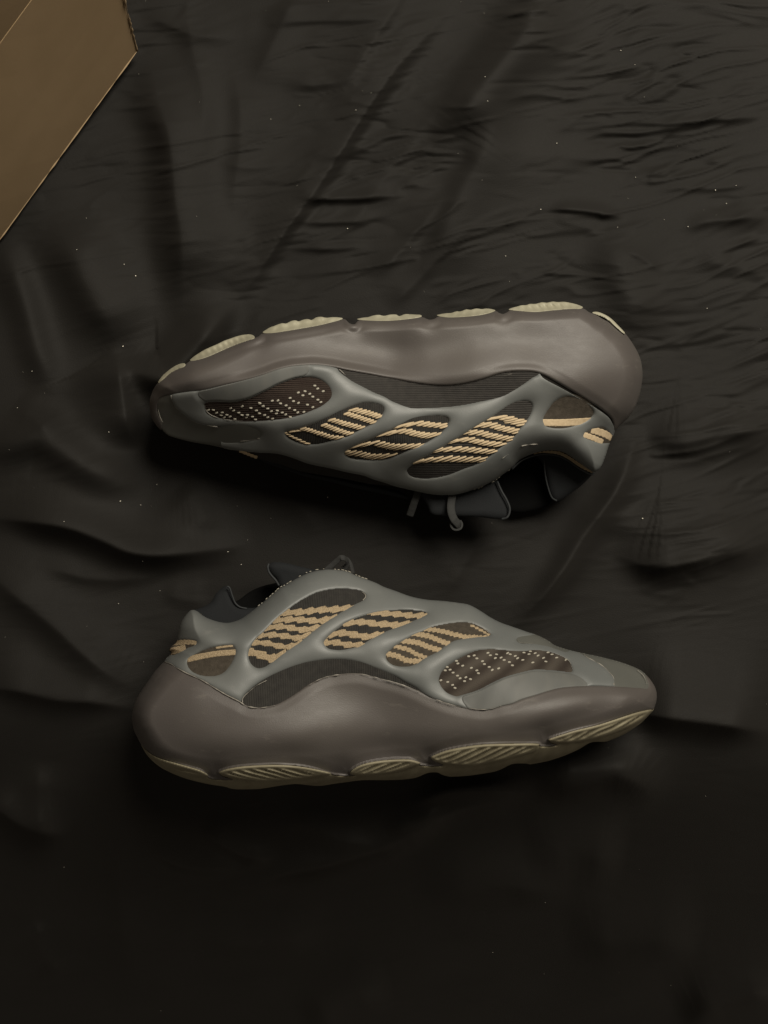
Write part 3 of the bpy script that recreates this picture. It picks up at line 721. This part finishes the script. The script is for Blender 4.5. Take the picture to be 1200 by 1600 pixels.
B_ctrl = [(232,1110,76),(280,1130,83),(300,1085,83),(340,1160,87),(400,1150,91),(460,1160,90),(540,1140,86),(600,1120,81),(600,1165,80),(680,1150,85),(750,1140,91),(800,1130,92),(860,1108,90),(920,1098,84),(980,1090,74),(1010,1090,64),
 (460,990,80),(580,990,81),(690,1000,80),(790,1040,82),(740,1090,88),(500,925,67),(640,955,67),(730,965,66),(820,1005,66),(900,1035,66),(960,1055,63),(1000,1062,58),(330,1000,73),(300,980,64),(285,1012,64),(350,1040,78),(420,1060,84),(520,1070,83),(640,1090,85),(400,970,75),
 (240,1160,76),(330,1210,80),(450,1215,82),(600,1205,78),(740,1200,82),(860,1175,82),(980,1135,70)]
B_rad = [(225,1100,26),(215,1130,26),(240,1060,30),(280,1190,44),(400,1225,50),(600,1215,50),(760,1200,50),(900,1165,48),(1000,1120,46),(1020,1070,44),(980,1045,46),(860,1005,50),(740,950,76),(620,920,84),(520,893,84),(420,935,62),(350,972,42),(300,955,38),(265,1020,42)]
def B_relief(X, Y):
    # crest that sweeps along the foam and the tuck under it, plus the dips between the outsole pads
    z = 0
    for P, a, wu, wd in [([(330,1185),(400,1172),(455,1152),(500,1138),(540,1136)], 1.6, 36, 20), ([(660,1163),(720,1154),(790,1140),(850,1122),(900,1105),(960,1094)], 2.6, 26, 11)]:
        d, s, t = seg_dist(X, Y, smooth(P, 4, False), False)
        z = z + a * np.exp(-(d / np.where(s > 0, wd, wu)) ** 2) * sstep(t / .25) * sstep((1 - t) / .25)
    d, s, t = seg_dist(X, Y, smooth([(225,1160),(260,1180),(330,1194),(433,1184),(520,1194),(600,1177),(665,1178),(758,1152),(845,1147),(930,1123),(1000,1101)], 4, False), False)
    z = z - 4.2 * np.exp(-(d / np.where(s > 0, 13, 22)) ** 2) * sstep(t / .12) * sstep((1 - t) / .12)
    d, s, t = seg_dist(X, Y, smooth([(260,1090),(330,1112),(400,1132),(470,1110),(545,1088),(620,1100),(720,1130),(800,1118),(880,1092)], 4, False), False)
    z = z - 1.0 * np.exp(-(d / 30) ** 2) * sstep(t / .2) * sstep((1 - t) / .2)
    z = z - 3.0 * np.exp(-(((X - 585) / 80) ** 2 + ((Y - 1172) / 26) ** 2))
    for x, y in [(333,1208),(535,1207),(665,1189),(850,1156)]:
        z = z - 4.0 * np.exp(-(((X - x) / 15) ** 2 + ((Y - y) / 18) ** 2))
    return z
B_geo = dict(seed=3, under=5, rw=3, rim_clip=True, base=(610, 1090), upper=B_top + [(1012,1060),(1014,1080),(960,1090),(860,1096),(760,1126),(680,1110),(600,1084),(545,1074),(480,1092),(420,1122),(370,1112),(300,1074),(252,1050)],
 midsole=B_mid, clip=True, relief=B_relief, windows=B_win,
 cage=B_top[:-4] + [(905,1020),(920,1029),(932,1035),(944,1043),(954,1053),(959,1060),(960,1072),(958,1080),(900,1080),(860,1088),(760,1118),(680,1102),(600,1076),(545,1066),(480,1084),(420,1114),(370,1104),(300,1066),(254,1044)],
 open_edges=[B_toeline, [(300,952),(317,961),(343,971),(358,972),(375,967),(400,949),(423,930),(450,911)]],
 dents=[(470,1035,1.2,40),(575,1025,1.4,30),(690,1075,1.2,26),(420,1075,1.0,26)],
 panel_mat=dict(big='panel_dark', mid='panel_dark', small='panel_heel', dots='panel_toe_b', heel='panel_heel', tab='panel_heel', arch='panel_dark'),
 panel_label=dict(dots='brown banded knit dotted with pale stitches near the toe', arch='plain dark ribbed knit above the arch', big='dark knit with six tan stripes'),
 stripes=[('big',[(444,957),(475,956),(497,953),(517,952.5),(546,950)],9,-14,4.6,2.7),
  ('big',[(428,969),(458,968),(480,969),(500,970),(519,966)],8.6,-14,4.6,2.7),
  ('big',[(414,981),(438,979),(457,981.5),(475,984),(500,980)],8.4,-14,4.6,2.7),
  ('big',[(403,993),(425,992),(445,994),(462,997),(480,993)],8,-14,4.6,2.7),
  ('big',[(395,1004),(417,1005),(433,1009),(450,1011),(465,1006)],8,-14,4.6,2.7),
  ('big',[(386,1018),(400,1021),(412,1025),(425,1029),(440,1024)],11.5,-14,4.6,2.7),
  ('mid',[(582,957),(600,958),(625,960),(647,962),(668,961)],8,-14,4.6,2.7),
  ('mid',[(543,973),(572,972),(587,975),(600,975),(617,976.5),(636,975)],9,-14,4.6,2.7),
  ('mid',[(514,992),(537,989),(558,993),(573,995),(592,992)],9.5,-14,4.6,2.7),
  ('mid',[(505,1005),(525,1004),(542,1007.5),(564,1008)],8.5,-14,4.6,2.7),
  ('small',[(669,983),(690,986),(707,990.5),(727,995),(738,995.5)],7,-24,4.6,2.5),
  ('small',[(732,995.5),(748,995),(764,993.5)],[4.5,2.5],-8,4.6,2.0),
  ('small',[(651,990.5),(670,994),(683,999.5),(698,1005)],8,-24,4.6,2.5),
  ('small',[(630,1001),(652,1004),(667,1010),(683,1015)],8.5,-24,4.6,2.5),
  ('small',[(616,1009),(637,1015),(648,1021),(660,1026)],7,-24,4.6,2.5),
  ('small',[(606,1022),(622,1026),(635,1032),(651,1033)],8.5,-24,4.6,2.5),
  ('small',[(735,976.5),(747,982),(757,988),(766,992)],[3,3.5,2.5],20,4.6,2.0),
  ('heel',[(292,1030.5),(317,1025),(342,1021),(370,1019)],9,-7,4.6,2.6),
  ('heel',[(337,1012.5),(350,1010.5),(364,1009)],3.2,-6,4.6,2.0),
  ('tab',[(257,1018),(270,1017),(290,1012.5)],11,-18,4.6,2.6),
  ('tab',[(266,1005),(290,1003.5),(307,1004)],8,-10,4.6,2.6),
  ('rim',[(298,957),(306,957),(316,964),(327,970),(341,975)],[4,4.5,4,3,2],28,4.6,2.0)],
 dots=[(660 + x / 5, 980 + y / 5) for x, y in [(358,232),(405,222),(428,245),(464,266),(484,290),(522,311),(544,335),(593,322),(512,201),(531,221),(580,214),(569,242),(619,237),(641,257),(680,275),(703,297),(666,201),(687,212),(726,227),(748,242),(787,257),(792,203),(832,210),(845,193),(881,205),(906,222),(945,241),(967,267),(862,275),(983,200),(1011,216),(1050,239),(1125,258),(264,263),(277,284),(313,303),(382,318),(421,336),(440,361),(192,315),(176,340),(217,333),(236,356),(273,377),(292,402),(340,390),(329,423),(376,408),(140,416),(199,431),(234,452),(254,475)]],
 toe=[(800,996),(840,988),(862,998),(890,1012),(920,1021),(970,1034),(1000,1046),(1012,1060),(1014,1082),(975,1085),(955,1078),(948,1050),(920,1034),(895,1022),(870,1018),(840,1010),(810,1006)],
 mud=[(722,1090),(744,1080),(766,1069),(788,1059),(812,1052),(836,1047),(860,1048),(886,1051),(906,1058),(918,1070),(905,1080),(870,1084),(830,1098),(790,1111),(755,1116),(735,1110)], rib=(.85, .5),
 outsole=[(1021,1106),(1019,1112)] + B_bot[1:] + [(224,1158),(245,1172),(300,1190),(400,1186),(520,1196),(600,1180),(700,1162),(840,1150),(940,1120),(1005,1102)],
 pads=[dict(P=[(221,1164),(227,1171),(240,1181),(255,1187),(275,1192.5),(300,1199.5),(315,1204.5),(325,1211),(322,1214),(306,1215),(283,1211),(258,1199),(243,1189),(230,1177)], slat=(-.2,.98,6.2,1.2)),
  dict(P=[(342,1207),(353,1202),(375,1198),(400,1196),(433,1195),(467,1197.5),(493,1202),(516,1207.5),(513,1211),(495,1214),(465,1219),(425,1222),(390,1221),(362,1216),(347,1211)], slat=(-.28,.96,6.8,1.3)),
  dict(P=[(547,1207),(558,1198),(575,1192),(600,1188),(625,1186.5),(642,1187),(656,1191.5),(655,1195),(640,1201),(610,1209),(578,1212),(553,1211)], slat=(.40,.92,7,1.3)),
  dict(P=[(673,1184),(683,1178),(700,1172),(725,1167),(758,1163),(800,1162),(839,1162),(842,1166),(838,1174),(815,1181),(780,1190),(740,1197),(706,1196),(683,1191)], slat=(.45,.89,8.2,1.4)),
  dict(P=[(857,1156),(868,1151),(884,1146),(900,1141),(930,1134),(956,1126),(980,1118),(1000,1112),(1019,1109),(1014,1117),(1003,1126),(985,1136),(957,1147),(925,1156),(893,1161),(868,1161)], slat=(.52,.85,8.6,1.4))],
 soft=[('collar_lining',[(296,958),(318,948),(330,940),(337,928),(344,921),(353,915),(358,917.5),(362,930),(367,942),(375,948),(392,950),(405,950),(400,966),(380,985),(340,992),(310,980)], lambda X, Y: 33 - .10 * (970 - Y), 3, 'lining'),
  ('shade_sheet',[(355,945),(372,938),(395,922),(425,912),(470,906),(460,930),(430,955),(395,975),(365,972)], lambda X, Y: 14 + 0 * X, 4, 'opening_shade'),  # flat black sheet, paints the shade between collar and tongue
  ('tongue',[(418,886),(421,881),(430,878),(448,880),(470,885.5),(492,890),(520,895),(540,910),(500,930),(450,930),(436,916),(432,905),(424,897)], lambda X, Y: 39 + 0 * X, 5, 'lining')],
 piping=[([(355,916),(359,919),(363,931),(367.5,942),(375,948.5),(386,951)],[34,34,34,34,34,33],1.4,'piping'),
  ([(420,881),(418.5,886),(420,893),(424,899),(431,907),(436,915)],[43,44,44,44,44,44],1.7,'piping'),
  ([(300,954),(317,965),(343,976),(358,976.5),(375,971),(387,963),(400,953)],[46,46,46,46,46,46,46],1.5,'piping')],
 laces=[([(506,897),(512,889),(520,882),(528,875),(533,871.5),(538,872),(542,876),(542.5,881),(540,886),(536,889)],[44,44.5,45,46,47,46,43,41,40,39],4.2,(.45,.35,.8)),
  ([(536,872),(543,874),(548,881),(550,888),(552,896)],[38,38,38,38,38],3.2,(.5,.2,.7))],
 stitches=[([(400,950),(410,941.5),(423,930),(437,918),(450,911),(467,901),(483,894),(500,890),(520,889),(542,892),(558,899),(575,905),(588,910)],43.5)],
 glue_glint=[([(257,1034),(267,1037.5),(278,1044.5),(293,1052.5),(315,1062.5),(338,1076.5),(355,1086.5),(373,1095.5),(379,1099.5),(388,1104),(407,1106),(430,1102)],2.0,1.0),
  ([(483,1070),(497,1062.5),(510,1057.5),(527,1054.5),(547,1052.5),(567,1053.5),(583,1057.5),(600,1062),(617,1066.5),(635,1072.5),(655,1080.5)],2.6,.9),
  ([(675,1090.5),(700,1099.5),(725,1105.5),(750,1108.5),(767,1107.5),(783,1102.5)],2.4,.6),
  ([(379,1098),(379,1092),(385,1084.5),(400,1072),(417,1063)],.8,.7),
  ([(912,1023),(920,1028.5),(932,1034.5),(944,1042.5),(954,1052.5),(959,1060),(959,1070)],1.9,.9),
  ([(996,1047),(1003,1053),(1008,1060),(1011,1069)],3.2,.9),  # glints on the toe rim, painted as a pale line
  ([(809,1000),(812,1003.5),(820,1004.5),(832,1005.5)],1.6,.8),
  ([(566,925),(570.5,929),(571,933),(567,938)],.8,.6), ([(755,982),(762,987),(766,991.5)],.8,.6), ([(882,1028),(890,1034),(894,1045)],.8,.7)])  # bright window edges, highlights painted as pale lines
shB = Shoe(B_S, B_ctrl, B_rad, (190, 1042, 862, 1250))
build_sneaker('grey and taupe sneaker with toe pointing right and gum outsole in painted shade facing downwards', B_geo, shB, dict(stripe='stripe_b', pad='pad_b', knit='flat'))

# --- upper shoe
A_low = [(256,674),(263,680),(278,685),(303,691),(327,695),(350,700),(372,706),(386,712),(403,716),(422,722),(442,727),(467,736),(500,742),(542,749),(575,756),(600,758),(625,762),(650,767.5),(675,772.5),(700,773.5),(717,772),(737,766),(758,758),(777,747.5),(800,731),(813,718),(833,709),(850,704.5),(868,704),(881,707),(894,715),(908,725),(919,733),(929,737.5),(938,731),(943,721),(947,710),(951,697),(956,686),(960.6,674)]
A_heel = [(970.5,663.5),(983,651),(992.5,636),(999,618),(1002.6,601),(1004,586),(1003,572),(1000,559),(994,546),(985,531.5),(976,520),(965,511),(954,501),(942,494.5),(930,491),(920,487.5)]
A_sole = [(911,482),(892,481.5),(864,484),(837,486.5),(812,485),(798,484.5),(793,487.5),(786,490.5),(779,488.5),(774,486),(758,490),(733,493.5),(700,495),(686,494.5),(679,498),(672,499.5),(666,498),(660,495.5),(650,496),(625,499),(600,500.5),(570,499.5),(560,501),(554,506.5),(546,505),(538,498.5),(525,500),(500,507),(467,513),(433,518),(412,520),(404,525.5),(398,528),(385,531.5),(360,541),(325,556.5),(300,562.5),(293,567),(285,572.5),(270,580),(257,590)]
A_toe = [(246,599),(238,612),(234,625),(234,638),(237,652),(243,663),(250,671)]
A_hull = [(911,482),(892,481.5),(864,483),(837,485),(812,485.5),(785,486.5),(758,489),(733,491.5),(700,494),(672,495),(650,496),(625,498),(600,499.5),(570,500),(540,501),(500,507),(467,512),(433,518),(405,524),(385,530),(360,541),(325,555),(293,566),(270,579),(257,590)]
A_S = A_low + A_heel[:-2] + [(932,486)] + [(x - (2.5 if x < 420 else 0), y - 7) for x, y in A_hull[:-1]] + [(253,584)] + [(242,596)] + A_toe[1:]
A_medge = [(252,672),(254,664),(250,654),(247,645),(246,636),(248,627),(254,621),(267,617.5),(295,613),(320,610.5),(353,602.5),(380,596),(400,590.5),(417,585),(433,579),(453,574),(472,572),(490,571),(508,572.5),(527,575.5),(538,578),(557,581.5),(580,585.5),(600,589.5),(617,592.5),(642,597.5),(670,601.5),(693,602.5),(713,601.5),(733,598),(758,591.5),(780,584.5),(800,581),(822,580.5),(837,582),(851,587),(870,597),(888,607.5),(903,616.5),(919,626.5),(936,637),(950,648),(957,658),(960.6,674)]
A_mid = A_medge + A_heel + A_sole + A_toe[:-1]
A_toeline = [(267.5,616),(268,625),(275,637),(287,647.5),(298,656),(312,662.5),(327,665.5),(347,667.5),(378,667.5),(398,671),(406,677)]
A_cage_low = [(350,701),(372,704),(400,707),(433,709),(458,716),(483,725),(517,732),(542,738),(567,743),(583,749),(600,754),(625,762)]
A_win = {
 'big': [(650,723),(638,732),(637,738),(645,745),(663,747.5),(683,746),(703,741),(723,733),(742,726),(758,717),(777,702.5),(788,693),(800,685),(809,673),(820,659),(828,647),(831,637),(828.6,630),(820,627.5),(807.5,630),(795,636),(780,645),(767,654),(743,668),(727,678),(707,690),(680,706),(667,713)],
 'mid': [(540,707),(543,713),(553,717),(575,718.5),(600,717),(618,712),(632,706),(657,695),(673,687),(687,677.5),(697,667),(701,658),(697,652),(683,650),(663,652.5),(640,659),(622,667),(608,674),(590,682),(567,692),(550,700)],
 'small': [(447,676),(450,683),(463,690),(480,694),(500,693),(520,687.5),(542,681.5),(563,671),(582,661.5),(593,652),(599,642),(597,635),(587,631),(570,630),(550,636),(530,645),(513,653),(492,662),(472,669),(455,673)],
 'dots': [(320,634),(322,630),(337,628),(363,629),(387,624),(403,617),(420,609),(433,602),(455,593.5),(472,590),(487,590),(500,594),(510,602),(515,612),(512,622),(502,632),(490,639),(472,647),(450,652.5),(425,656),(400,657.5),(380,657.5),(353,655),(333,650),(323,642.5)],
 'heel': [(851,661),(850,653),(857,640),(866,629),(877,622),(890,620),(905,624),(917.5,631),(926,641),(926,648),(919,655),(905,662),(886,667),(868,668),(855,666)],
 'tab': [(913,680),(919,674),(930,670.5),(941,669),(950.5,675),(958,682.5),(968,688),(962,694),(954,692),(941,692.5),(927,688.5),(916,684)],
 'arch': [(530,576),(537,585),(550,595),(567,604),(583,612.5),(600,619),(617,627),(642,633),(675,636),(700,635.5),(725,632.5),(750,627),(775,620),(800,609),(818,599),(831,590),(839,584),(830,572),(800,571),(760,578),(720,592),(680,593),(620,583),(570,574),(540,570)],
 'vent': [(350,672),(378,669.5),(398,673),(406,678),(403,684),(387,688),(365,690.5),(345,688)],
}
# heights of the upper shoe: the same body, turned half round
_p = np.array([(206,1122),(1026,1085),(571,930),(508,1005),(667,959),(688,1062),(893,1047),(293,1033),(300,953),(520,890),(600,1205),(300,1205)], float)
_q = np.array([(1004,586),(234,640),(637,738),(701,660),(540,710),(515,612),(320,633),(926,645),(929,737),(690,773),(608,500),(870,484)], float)
_A, *_ = np.linalg.lstsq(np.c_[_p, np.ones(len(_p))], _q, rcond=None)
def b2a(L): L = np.array(L, float); return np.c_[np.c_[L[:, :2], np.ones(len(L))] @ _A, L[:, 2]]
A_ctrl = b2a(B_ctrl); A_rad = b2a([(x, y, 22 if y > 1150 and x > 250 else z) for x, y, z in B_rad])
def A_relief(X, Y):
    z = 0
    for P, a, wu, wd in [([(560,600),(640,588),(700,590),(760,575),(800,566)], 1.5, 26, 26), ([(300,600),(400,572),(480,555),(560,560)], 1.0, 24, 24)]:
        d, s, t = seg_dist(X, Y, smooth(P, 4, False), False)
        z = z + a * np.exp(-(d / np.where(s > 0, wd, wu)) ** 2) * sstep(t / .3) * sstep((1 - t) / .3)
    d, s, t = seg_dist(X, Y, smooth([(290,600),(360,572),(450,548),(540,545),(640,552),(740,540),(860,540),(950,590)], 4, False), False)
    z = z - 8.0 * np.exp(-(d / 36) ** 2) * sstep(t / .2) * sstep((1 - t) / .2)
    for x, y in [(404,528),(553,505),(672,499),(785,490)]:
        z = z - 5.0 * np.exp(-(((X - x) / 13) ** 2 + ((Y - y) / 13) ** 2))
    return z
_sl = (1, -.25)
A_geo = dict(seed=5, under=11, rw=14, rim_clip=True, base=(620, 620), upper=A_low + [(966,664),(950,640),(900,604),(850,578),(820,570),(780,576),(720,592),(660,592),(580,576),(500,562),(430,570),(350,594),(260,606),(238,630),(240,655)],
 midsole=A_mid, clip=True, relief=A_relief, windows=A_win,
 cage=A_cage_low + A_low[18:] + [(956,660),(946,648),(915,628),(880,608),(848,590),(836,572),(800,571),(720,592),(640,588),(560,572),(500,562),(430,570),(350,594),(270,608),(266,617),(268,625),(275,637),(287,647.5),(298,656),(312,662.5),(327,665.5),(347,667.5),(345,690)],
 open_edges=[A_toeline, A_cage_low, [(813,718),(833,709),(850,704.5),(868,704),(881,707),(894,715),(908,725),(929,737.5)]],
 dents=[(640,640,1.3,34),(790,620,1.0,34),(520,625,1.3,30),(880,690,.8,30)],
 panel_mat=dict(big='panel_rib', mid='panel_dark', small='panel_dark', dots='panel_toe_a', heel='panel_heel', tab='panel_heel', arch='panel_rib', vent='panel_dark'),
 panel_label=dict(dots='plum brown knit dotted with pale stitches near the toe', arch='plain dark ribbed knit above the arch', big='dark knit with six sand stripes'),
 stripes=[('big',[(764,655),(785,652),(800,657),(815,661),(830,666)],13,-10,9,3.5),
  ('big',[(744,664),(767,665),(783,669),(800,672.5),(816,676)],9.5,-15,9,3.5),
  ('big',[(726,675),(750,677),(767,680.5),(783,683.5),(802,686)],9,-15,9,3.5),
  ('big',[(703,690),(727,687),(745,690),(763,693),(790,695)],8.5,-15,9,3.5),
  ('big',[(679,704),(703,702),(727,702.5),(750,704),(779,706)],8.5,-16,9,3.5),
  ('big',[(649,722),(672,718),(700,717),(727,717.5),(762,718)],9,-17,9,3.5),
  ('mid',[(634,664),(655,662),(675,664),(702,666)],8,-16,9,3.4),
  ('mid',[(606,677),(630,674),(650,677.5),(667,680),(688,680)],9.5,-17,9,3.4),
  ('mid',[(566,695),(588,692.5),(600,695),(617,697.5),(637,698),(660,696)],10,-17,9,3.4),
  ('mid',[(539,707),(558,708.5),(580,712.5),(600,713),(614,712)],9,-17,9,3.4),
  ('small',[(555,641),(573,645),(593,651)],8.5,-17,9,3.2),
  ('small',[(545,647),(563,653),(584,660)],7.5,-17,9,3.2),
  ('small',[(521,657),(542,663),(569,670)],8,-17,9,3.2),
  ('small',[(509,665),(528,672.5),(551,679)],7.5,-17,9,3.2),
  ('small',[(476,670),(500,677.5),(517,682.5),(535,684.5)],6.5,-17,9,3.2),
  ('small',[(456,674),(468,672.5),(482,670)],[2.5,4.5],-8,9,2.2),
  ('small',[(447,677),(462,685),(480,693)],3.6,5,9,2.4),
  ('heel',[(846,660.5),(880,660.5),(925,658)],11,-4,9,3.2),
  ('tab',[(912,679),(926,684),(942,691)],8.5,14,9,2.8),
  ('tab',[(924,671.5),(942,677),(962,687)],11,14,9,2.8),
  ('rim',[(834,709.5),(855,706.5),(872,707.5),(884,712.5),(900,723),(915,732),(926,737.5)],[3,4,4.5,5,5.5,5,3.5],30,9,2.6),
  ('rim',[(374,704),(386,709),(402,715)],4.5,-30,9,2.2)],
 dots=[(220 + x / 6, 540 + y / 6) for x, y in [(632,605),(683,602),(710,628),(759,625),(754,650),(807,647),(839,665),(838,586),(867,608),(918,630),(946,653),(998,648),(992,674),(948,569),(1045,667),(1077,689),(1031,588),(1080,610),(1110,635),(1115,542),(1145,568),(1157,652),(885,685),(780,675)]]
  + [(400 + x / 6, 480 + y / 6) for x, y in [(65,930),(110,950),(142,974),(198,968),(190,995),(149,882),(204,875),(233,900),(282,925),(313,948),(360,966),(390,990),(443,983),(323,850),(352,877),(400,899),(395,803),(456,790),(442,826),(503,814),(531,842),(580,866),(607,892),(485,915),(532,940),(551,737),(578,765),(628,790),(245,987),(273,1010),(30,995),(77,1013),(108,1032),(5,970),(157,1048),(320,1028),(35,903)]],
 toe=[(246,640),(247,625),(256,618),(270,614),(280,630),(294,646),(316,657),(350,661),(395,664),(414,676),(408,690),(372,697),(352,703),(327,697),(303,693),(275,686),(258,678),(250,660)],
 mud=[(326,629.5),(337,627),(363,628),(387,623),(403,616),(420,608),(433,601),(455,592.5),(470,589),(482,581),(478,566),(450,566),(420,577),(385,588),(350,598),(318,606),(310,618)], rib=(.85, .5),
 pads=[dict(P=[(246,599),(253,588),(265,577.5),(277,570),(287,567.5),(290,570),(287,574),(278,577),(265,584),(254,594)], grow=14, slat=(.7,-.7,9,.7), rim=0, deep=16),
  dict(P=[(296,563.5),(303,557),(309,553),(318,547.5),(325,544),(333,540.5),(341,537),(350,532.5),(360,529),(370,525.5),(381,523),(391,522.5),(397,525),(397,529),(386,532.5),(360,542),(325,557.5),(303,564)], grow=14, slat=(.8,-.6,9.5,.9), rim=0, deep=16),
  dict(P=[(410,519.5),(416,515),(422,511.5),(428,509.5),(434,507),(441,505),(447,505.5),(454,502),(461,500.5),(467,502),(474,499.5),(481,498.5),(487,500),(494,496),(502,495),(510,496.5),(520,495.5),(530,496),(536,497.5),(530,500.5),(500,508),(467,514),(433,519.5),(416,521)], grow=14, slat=(1,-.25,19,1.4), rim=0, deep=16),
  dict(P=[(557,499),(566,496.5),(575,495.5),(583,493),(592,492),(600,493.5),(610,491.5),(619,491.5),(624,494),(632,491),(640,491),(650,491.5),(657,492),(659,494.5),(650,497),(625,500),(600,501.5),(570,500.5)], grow=14, slat=(1,-.25,18,1.2), rim=0, deep=16),
  dict(P=[(682,493),(690,490.5),(697,489.5),(705,489),(713,486.5),(720,486.5),(728,483.5),(736,484),(744,482),(753,483),(760,482),(768,483),(774,485.5),(758,491),(733,494.5),(700,496)], grow=14, slat=(1,-.4,14,1.2), rim=0, deep=16),
  dict(P=[(795,484),(800,481),(808,479),(815,477),(822,476.8),(828,474.8),(837,474.8),(846,472.5),(855,473),(863,471.3),(872,472),(880,471.5),(888,472.6),(901,475.6),(911,480),(905,483),(892,482.8),(864,485),(837,487.5),(812,486)], grow=14, slat=(1,-.8,12,1.6), rim=0, deep=16),
  dict(P=[(925,488.5),(932,487),(943,490.5),(954,497),(965,507.5),(976,519.5),(974,521),(962,511),(947,498),(932,491.5)], grow=12, slat=(.6,.8,14,.5), rim=0, deep=16)],
 soft=[('collar_lining',[(835,706),(850,703),(880,705),(905,722),(926,738),(922,745),(908,759),(890,772),(878,780),(869,783),(862,778),(857,765),(853,743),(846,722)], lambda X, Y: 30 - .10 * (Y - 715), 3, 'lining'),
  ('shade_sheet',[(770,740),(800,728),(830,706),(852,712),(862,740),(865,780),(840,796),(800,800),(776,780)], lambda X, Y: 12 + 0 * X, 4, 'opening_shade'),  # black sheet in place of the shade inside this opening
  ('tongue',[(660,765),(668,790),(674,803),(690,806),(720,807),(750,808),(770,810.5),(786,811),(794,808),(797,798),(795,788),(789,777),(783,767),(778,755),(770,735),(720,755)], lambda X, Y: 37 + 0 * X, 5, 'lining'),
  ('eyestay',[(390,700),(410,712),(442,722),(475,735),(510,742),(545,750),(585,758),(625,768),(640,780),(600,772),(560,764),(520,754),(475,744),(440,732),(410,720)], lambda X, Y: 30 + 0 * X, 4, 'lining')],
 piping=[([(777,752),(779,757),(784,768),(791,780),(796,792),(796,801),(792,808.5),(784,811)],[42,42,42,42,42,42,42,41],1.7,'piping'),
  ([(850,716),(852,742),(857,764),(862.5,777.5),(870,782.5)],[32,30,29,28,27],1.4,'piping'),
  ([(800,733),(815,719.5),(835,711.5),(852,709.5),(872,712),(887,719),(903,730),(918,739),(928,741)],[44,44,44,44,44,44,44,44,43],1.6,'piping')],
 laces=[([(707,764),(706,778),(704.5,792),(706,803),(710,812),(716,819),(719,824)],[43,43.5,45,46,46,44,41],6.0,(.1,.25,1)),
  ([(705,816),(704.5,821),(708,826.5),(714,828),(720,825.5),(722,819),(719,813)],[44,44,44,44,44,43,43],1.5,(0,0,1)),
  ([(655,762),(651,775),(647,786),(644,795),(640,806)],[38,38,37,35,32],5.5,(.1,.2,1))],
 stitches=[([(742,765),(758,758.5),(777,748),(790,739),(800,731.5)],43.5), ([(597,752),(608,757),(618,762)],38)],
 glue_glint=[([(268,618),(268.5,625),(275,636.5),(287,647),(298,655.5),(312,662),(327,665),(340,667)],2.0,.95), ([(247,640),(250,651),(254,660)],3.2,.8),  # lit edges round the toe, painted as pale lines
  ([(320,634),(323,642.5),(333,650),(353,655.5),(380,658)],.9,.75), ([(375,689.5),(392,688),(405,685)],1.0,.9),
  ([(530,577),(535,581.5),(540,586)],1.2,.6), ([(788,586.5),(800,584)],2.2,.6),
  ([(815,697),(826,694.8),(840,694)],3.7,.9), ([(785,716.5),(790,712.5),(795,709.5)],3.7,.6)])
shA = Shoe(A_S, A_ctrl, A_rad, (215, 1020, 455, 840))
build_sneaker('grey and taupe sneaker with toe pointing left and gum outsole pads in painted light facing upwards', A_geo, shA, dict(stripe='stripe_a', pad='pad_a', knit='bars'))

# ------------------------------------------------------------------ lint on the sheet
def lint():
    r = np.random.default_rng(21); g = Bag()
    spots = [(870,224,1.6),(758,120,1.1),(762,158,1),(1075,354,1.2),(212,431,1.5),(192,541,1.6),(194,413,1),(120,390,1),(50,580,1.1),(512,777,1.3),(245,757,1.2),(188,783,1.5),(220,789,1),(1004,810,1.5),
      (970,79,1.1),(992,101,.9),(543,357,1.3),(468,165,1),(556,172,.9),(423,186,.8),(580,145,.9),(665,555,.9),(790,400,1.2),(845,327,1.2),(1118,297,1.3),(1150,290,1),(993,277,1),(965,355,1),(1135,318,1),(1105,482,1),(224,876,1.5),(356,862,1.2),(377,882,1),(250,923,.8),
      (170,675,1),(27,637,1),(100,815,1),(223,877,1),(770,1488,1),(1048,1540,.8),(852,1410,.8),(100,1355,.8),(73,1411,.8),(185,943,.9)]
    for i in range(80):
        u = r.random(); spots.append((r.uniform(0, 1200), 1600 * u ** 1.8, r.uniform(.3, .62)))
    for x, y, s in spots:
        s *= .72
        z = float(cloth_z(x, y)) + .0004
        n = 4; a = r.uniform(0, 6.28); L_ = s * r.uniform(.9, 2.0); q = np.linspace(-.5, .5, n) * L_
        bx = r.normal(0, .25, n) * s
        ax = x + q * math.cos(a) - bx * math.sin(a); ay = y + q * math.sin(a) + bx * math.cos(a)
        g.add(*tube_mesh(pt(ax, ay, z + r.uniform(0, .0004, n)), np.array([.35, .62, .62, .35]) * s * S0, 5))
    o = g.build('lint', M['lint'])
    tag(o, 'white lint specks scattered over the black bedsheet', 'lint', kind='stuff')
lint()
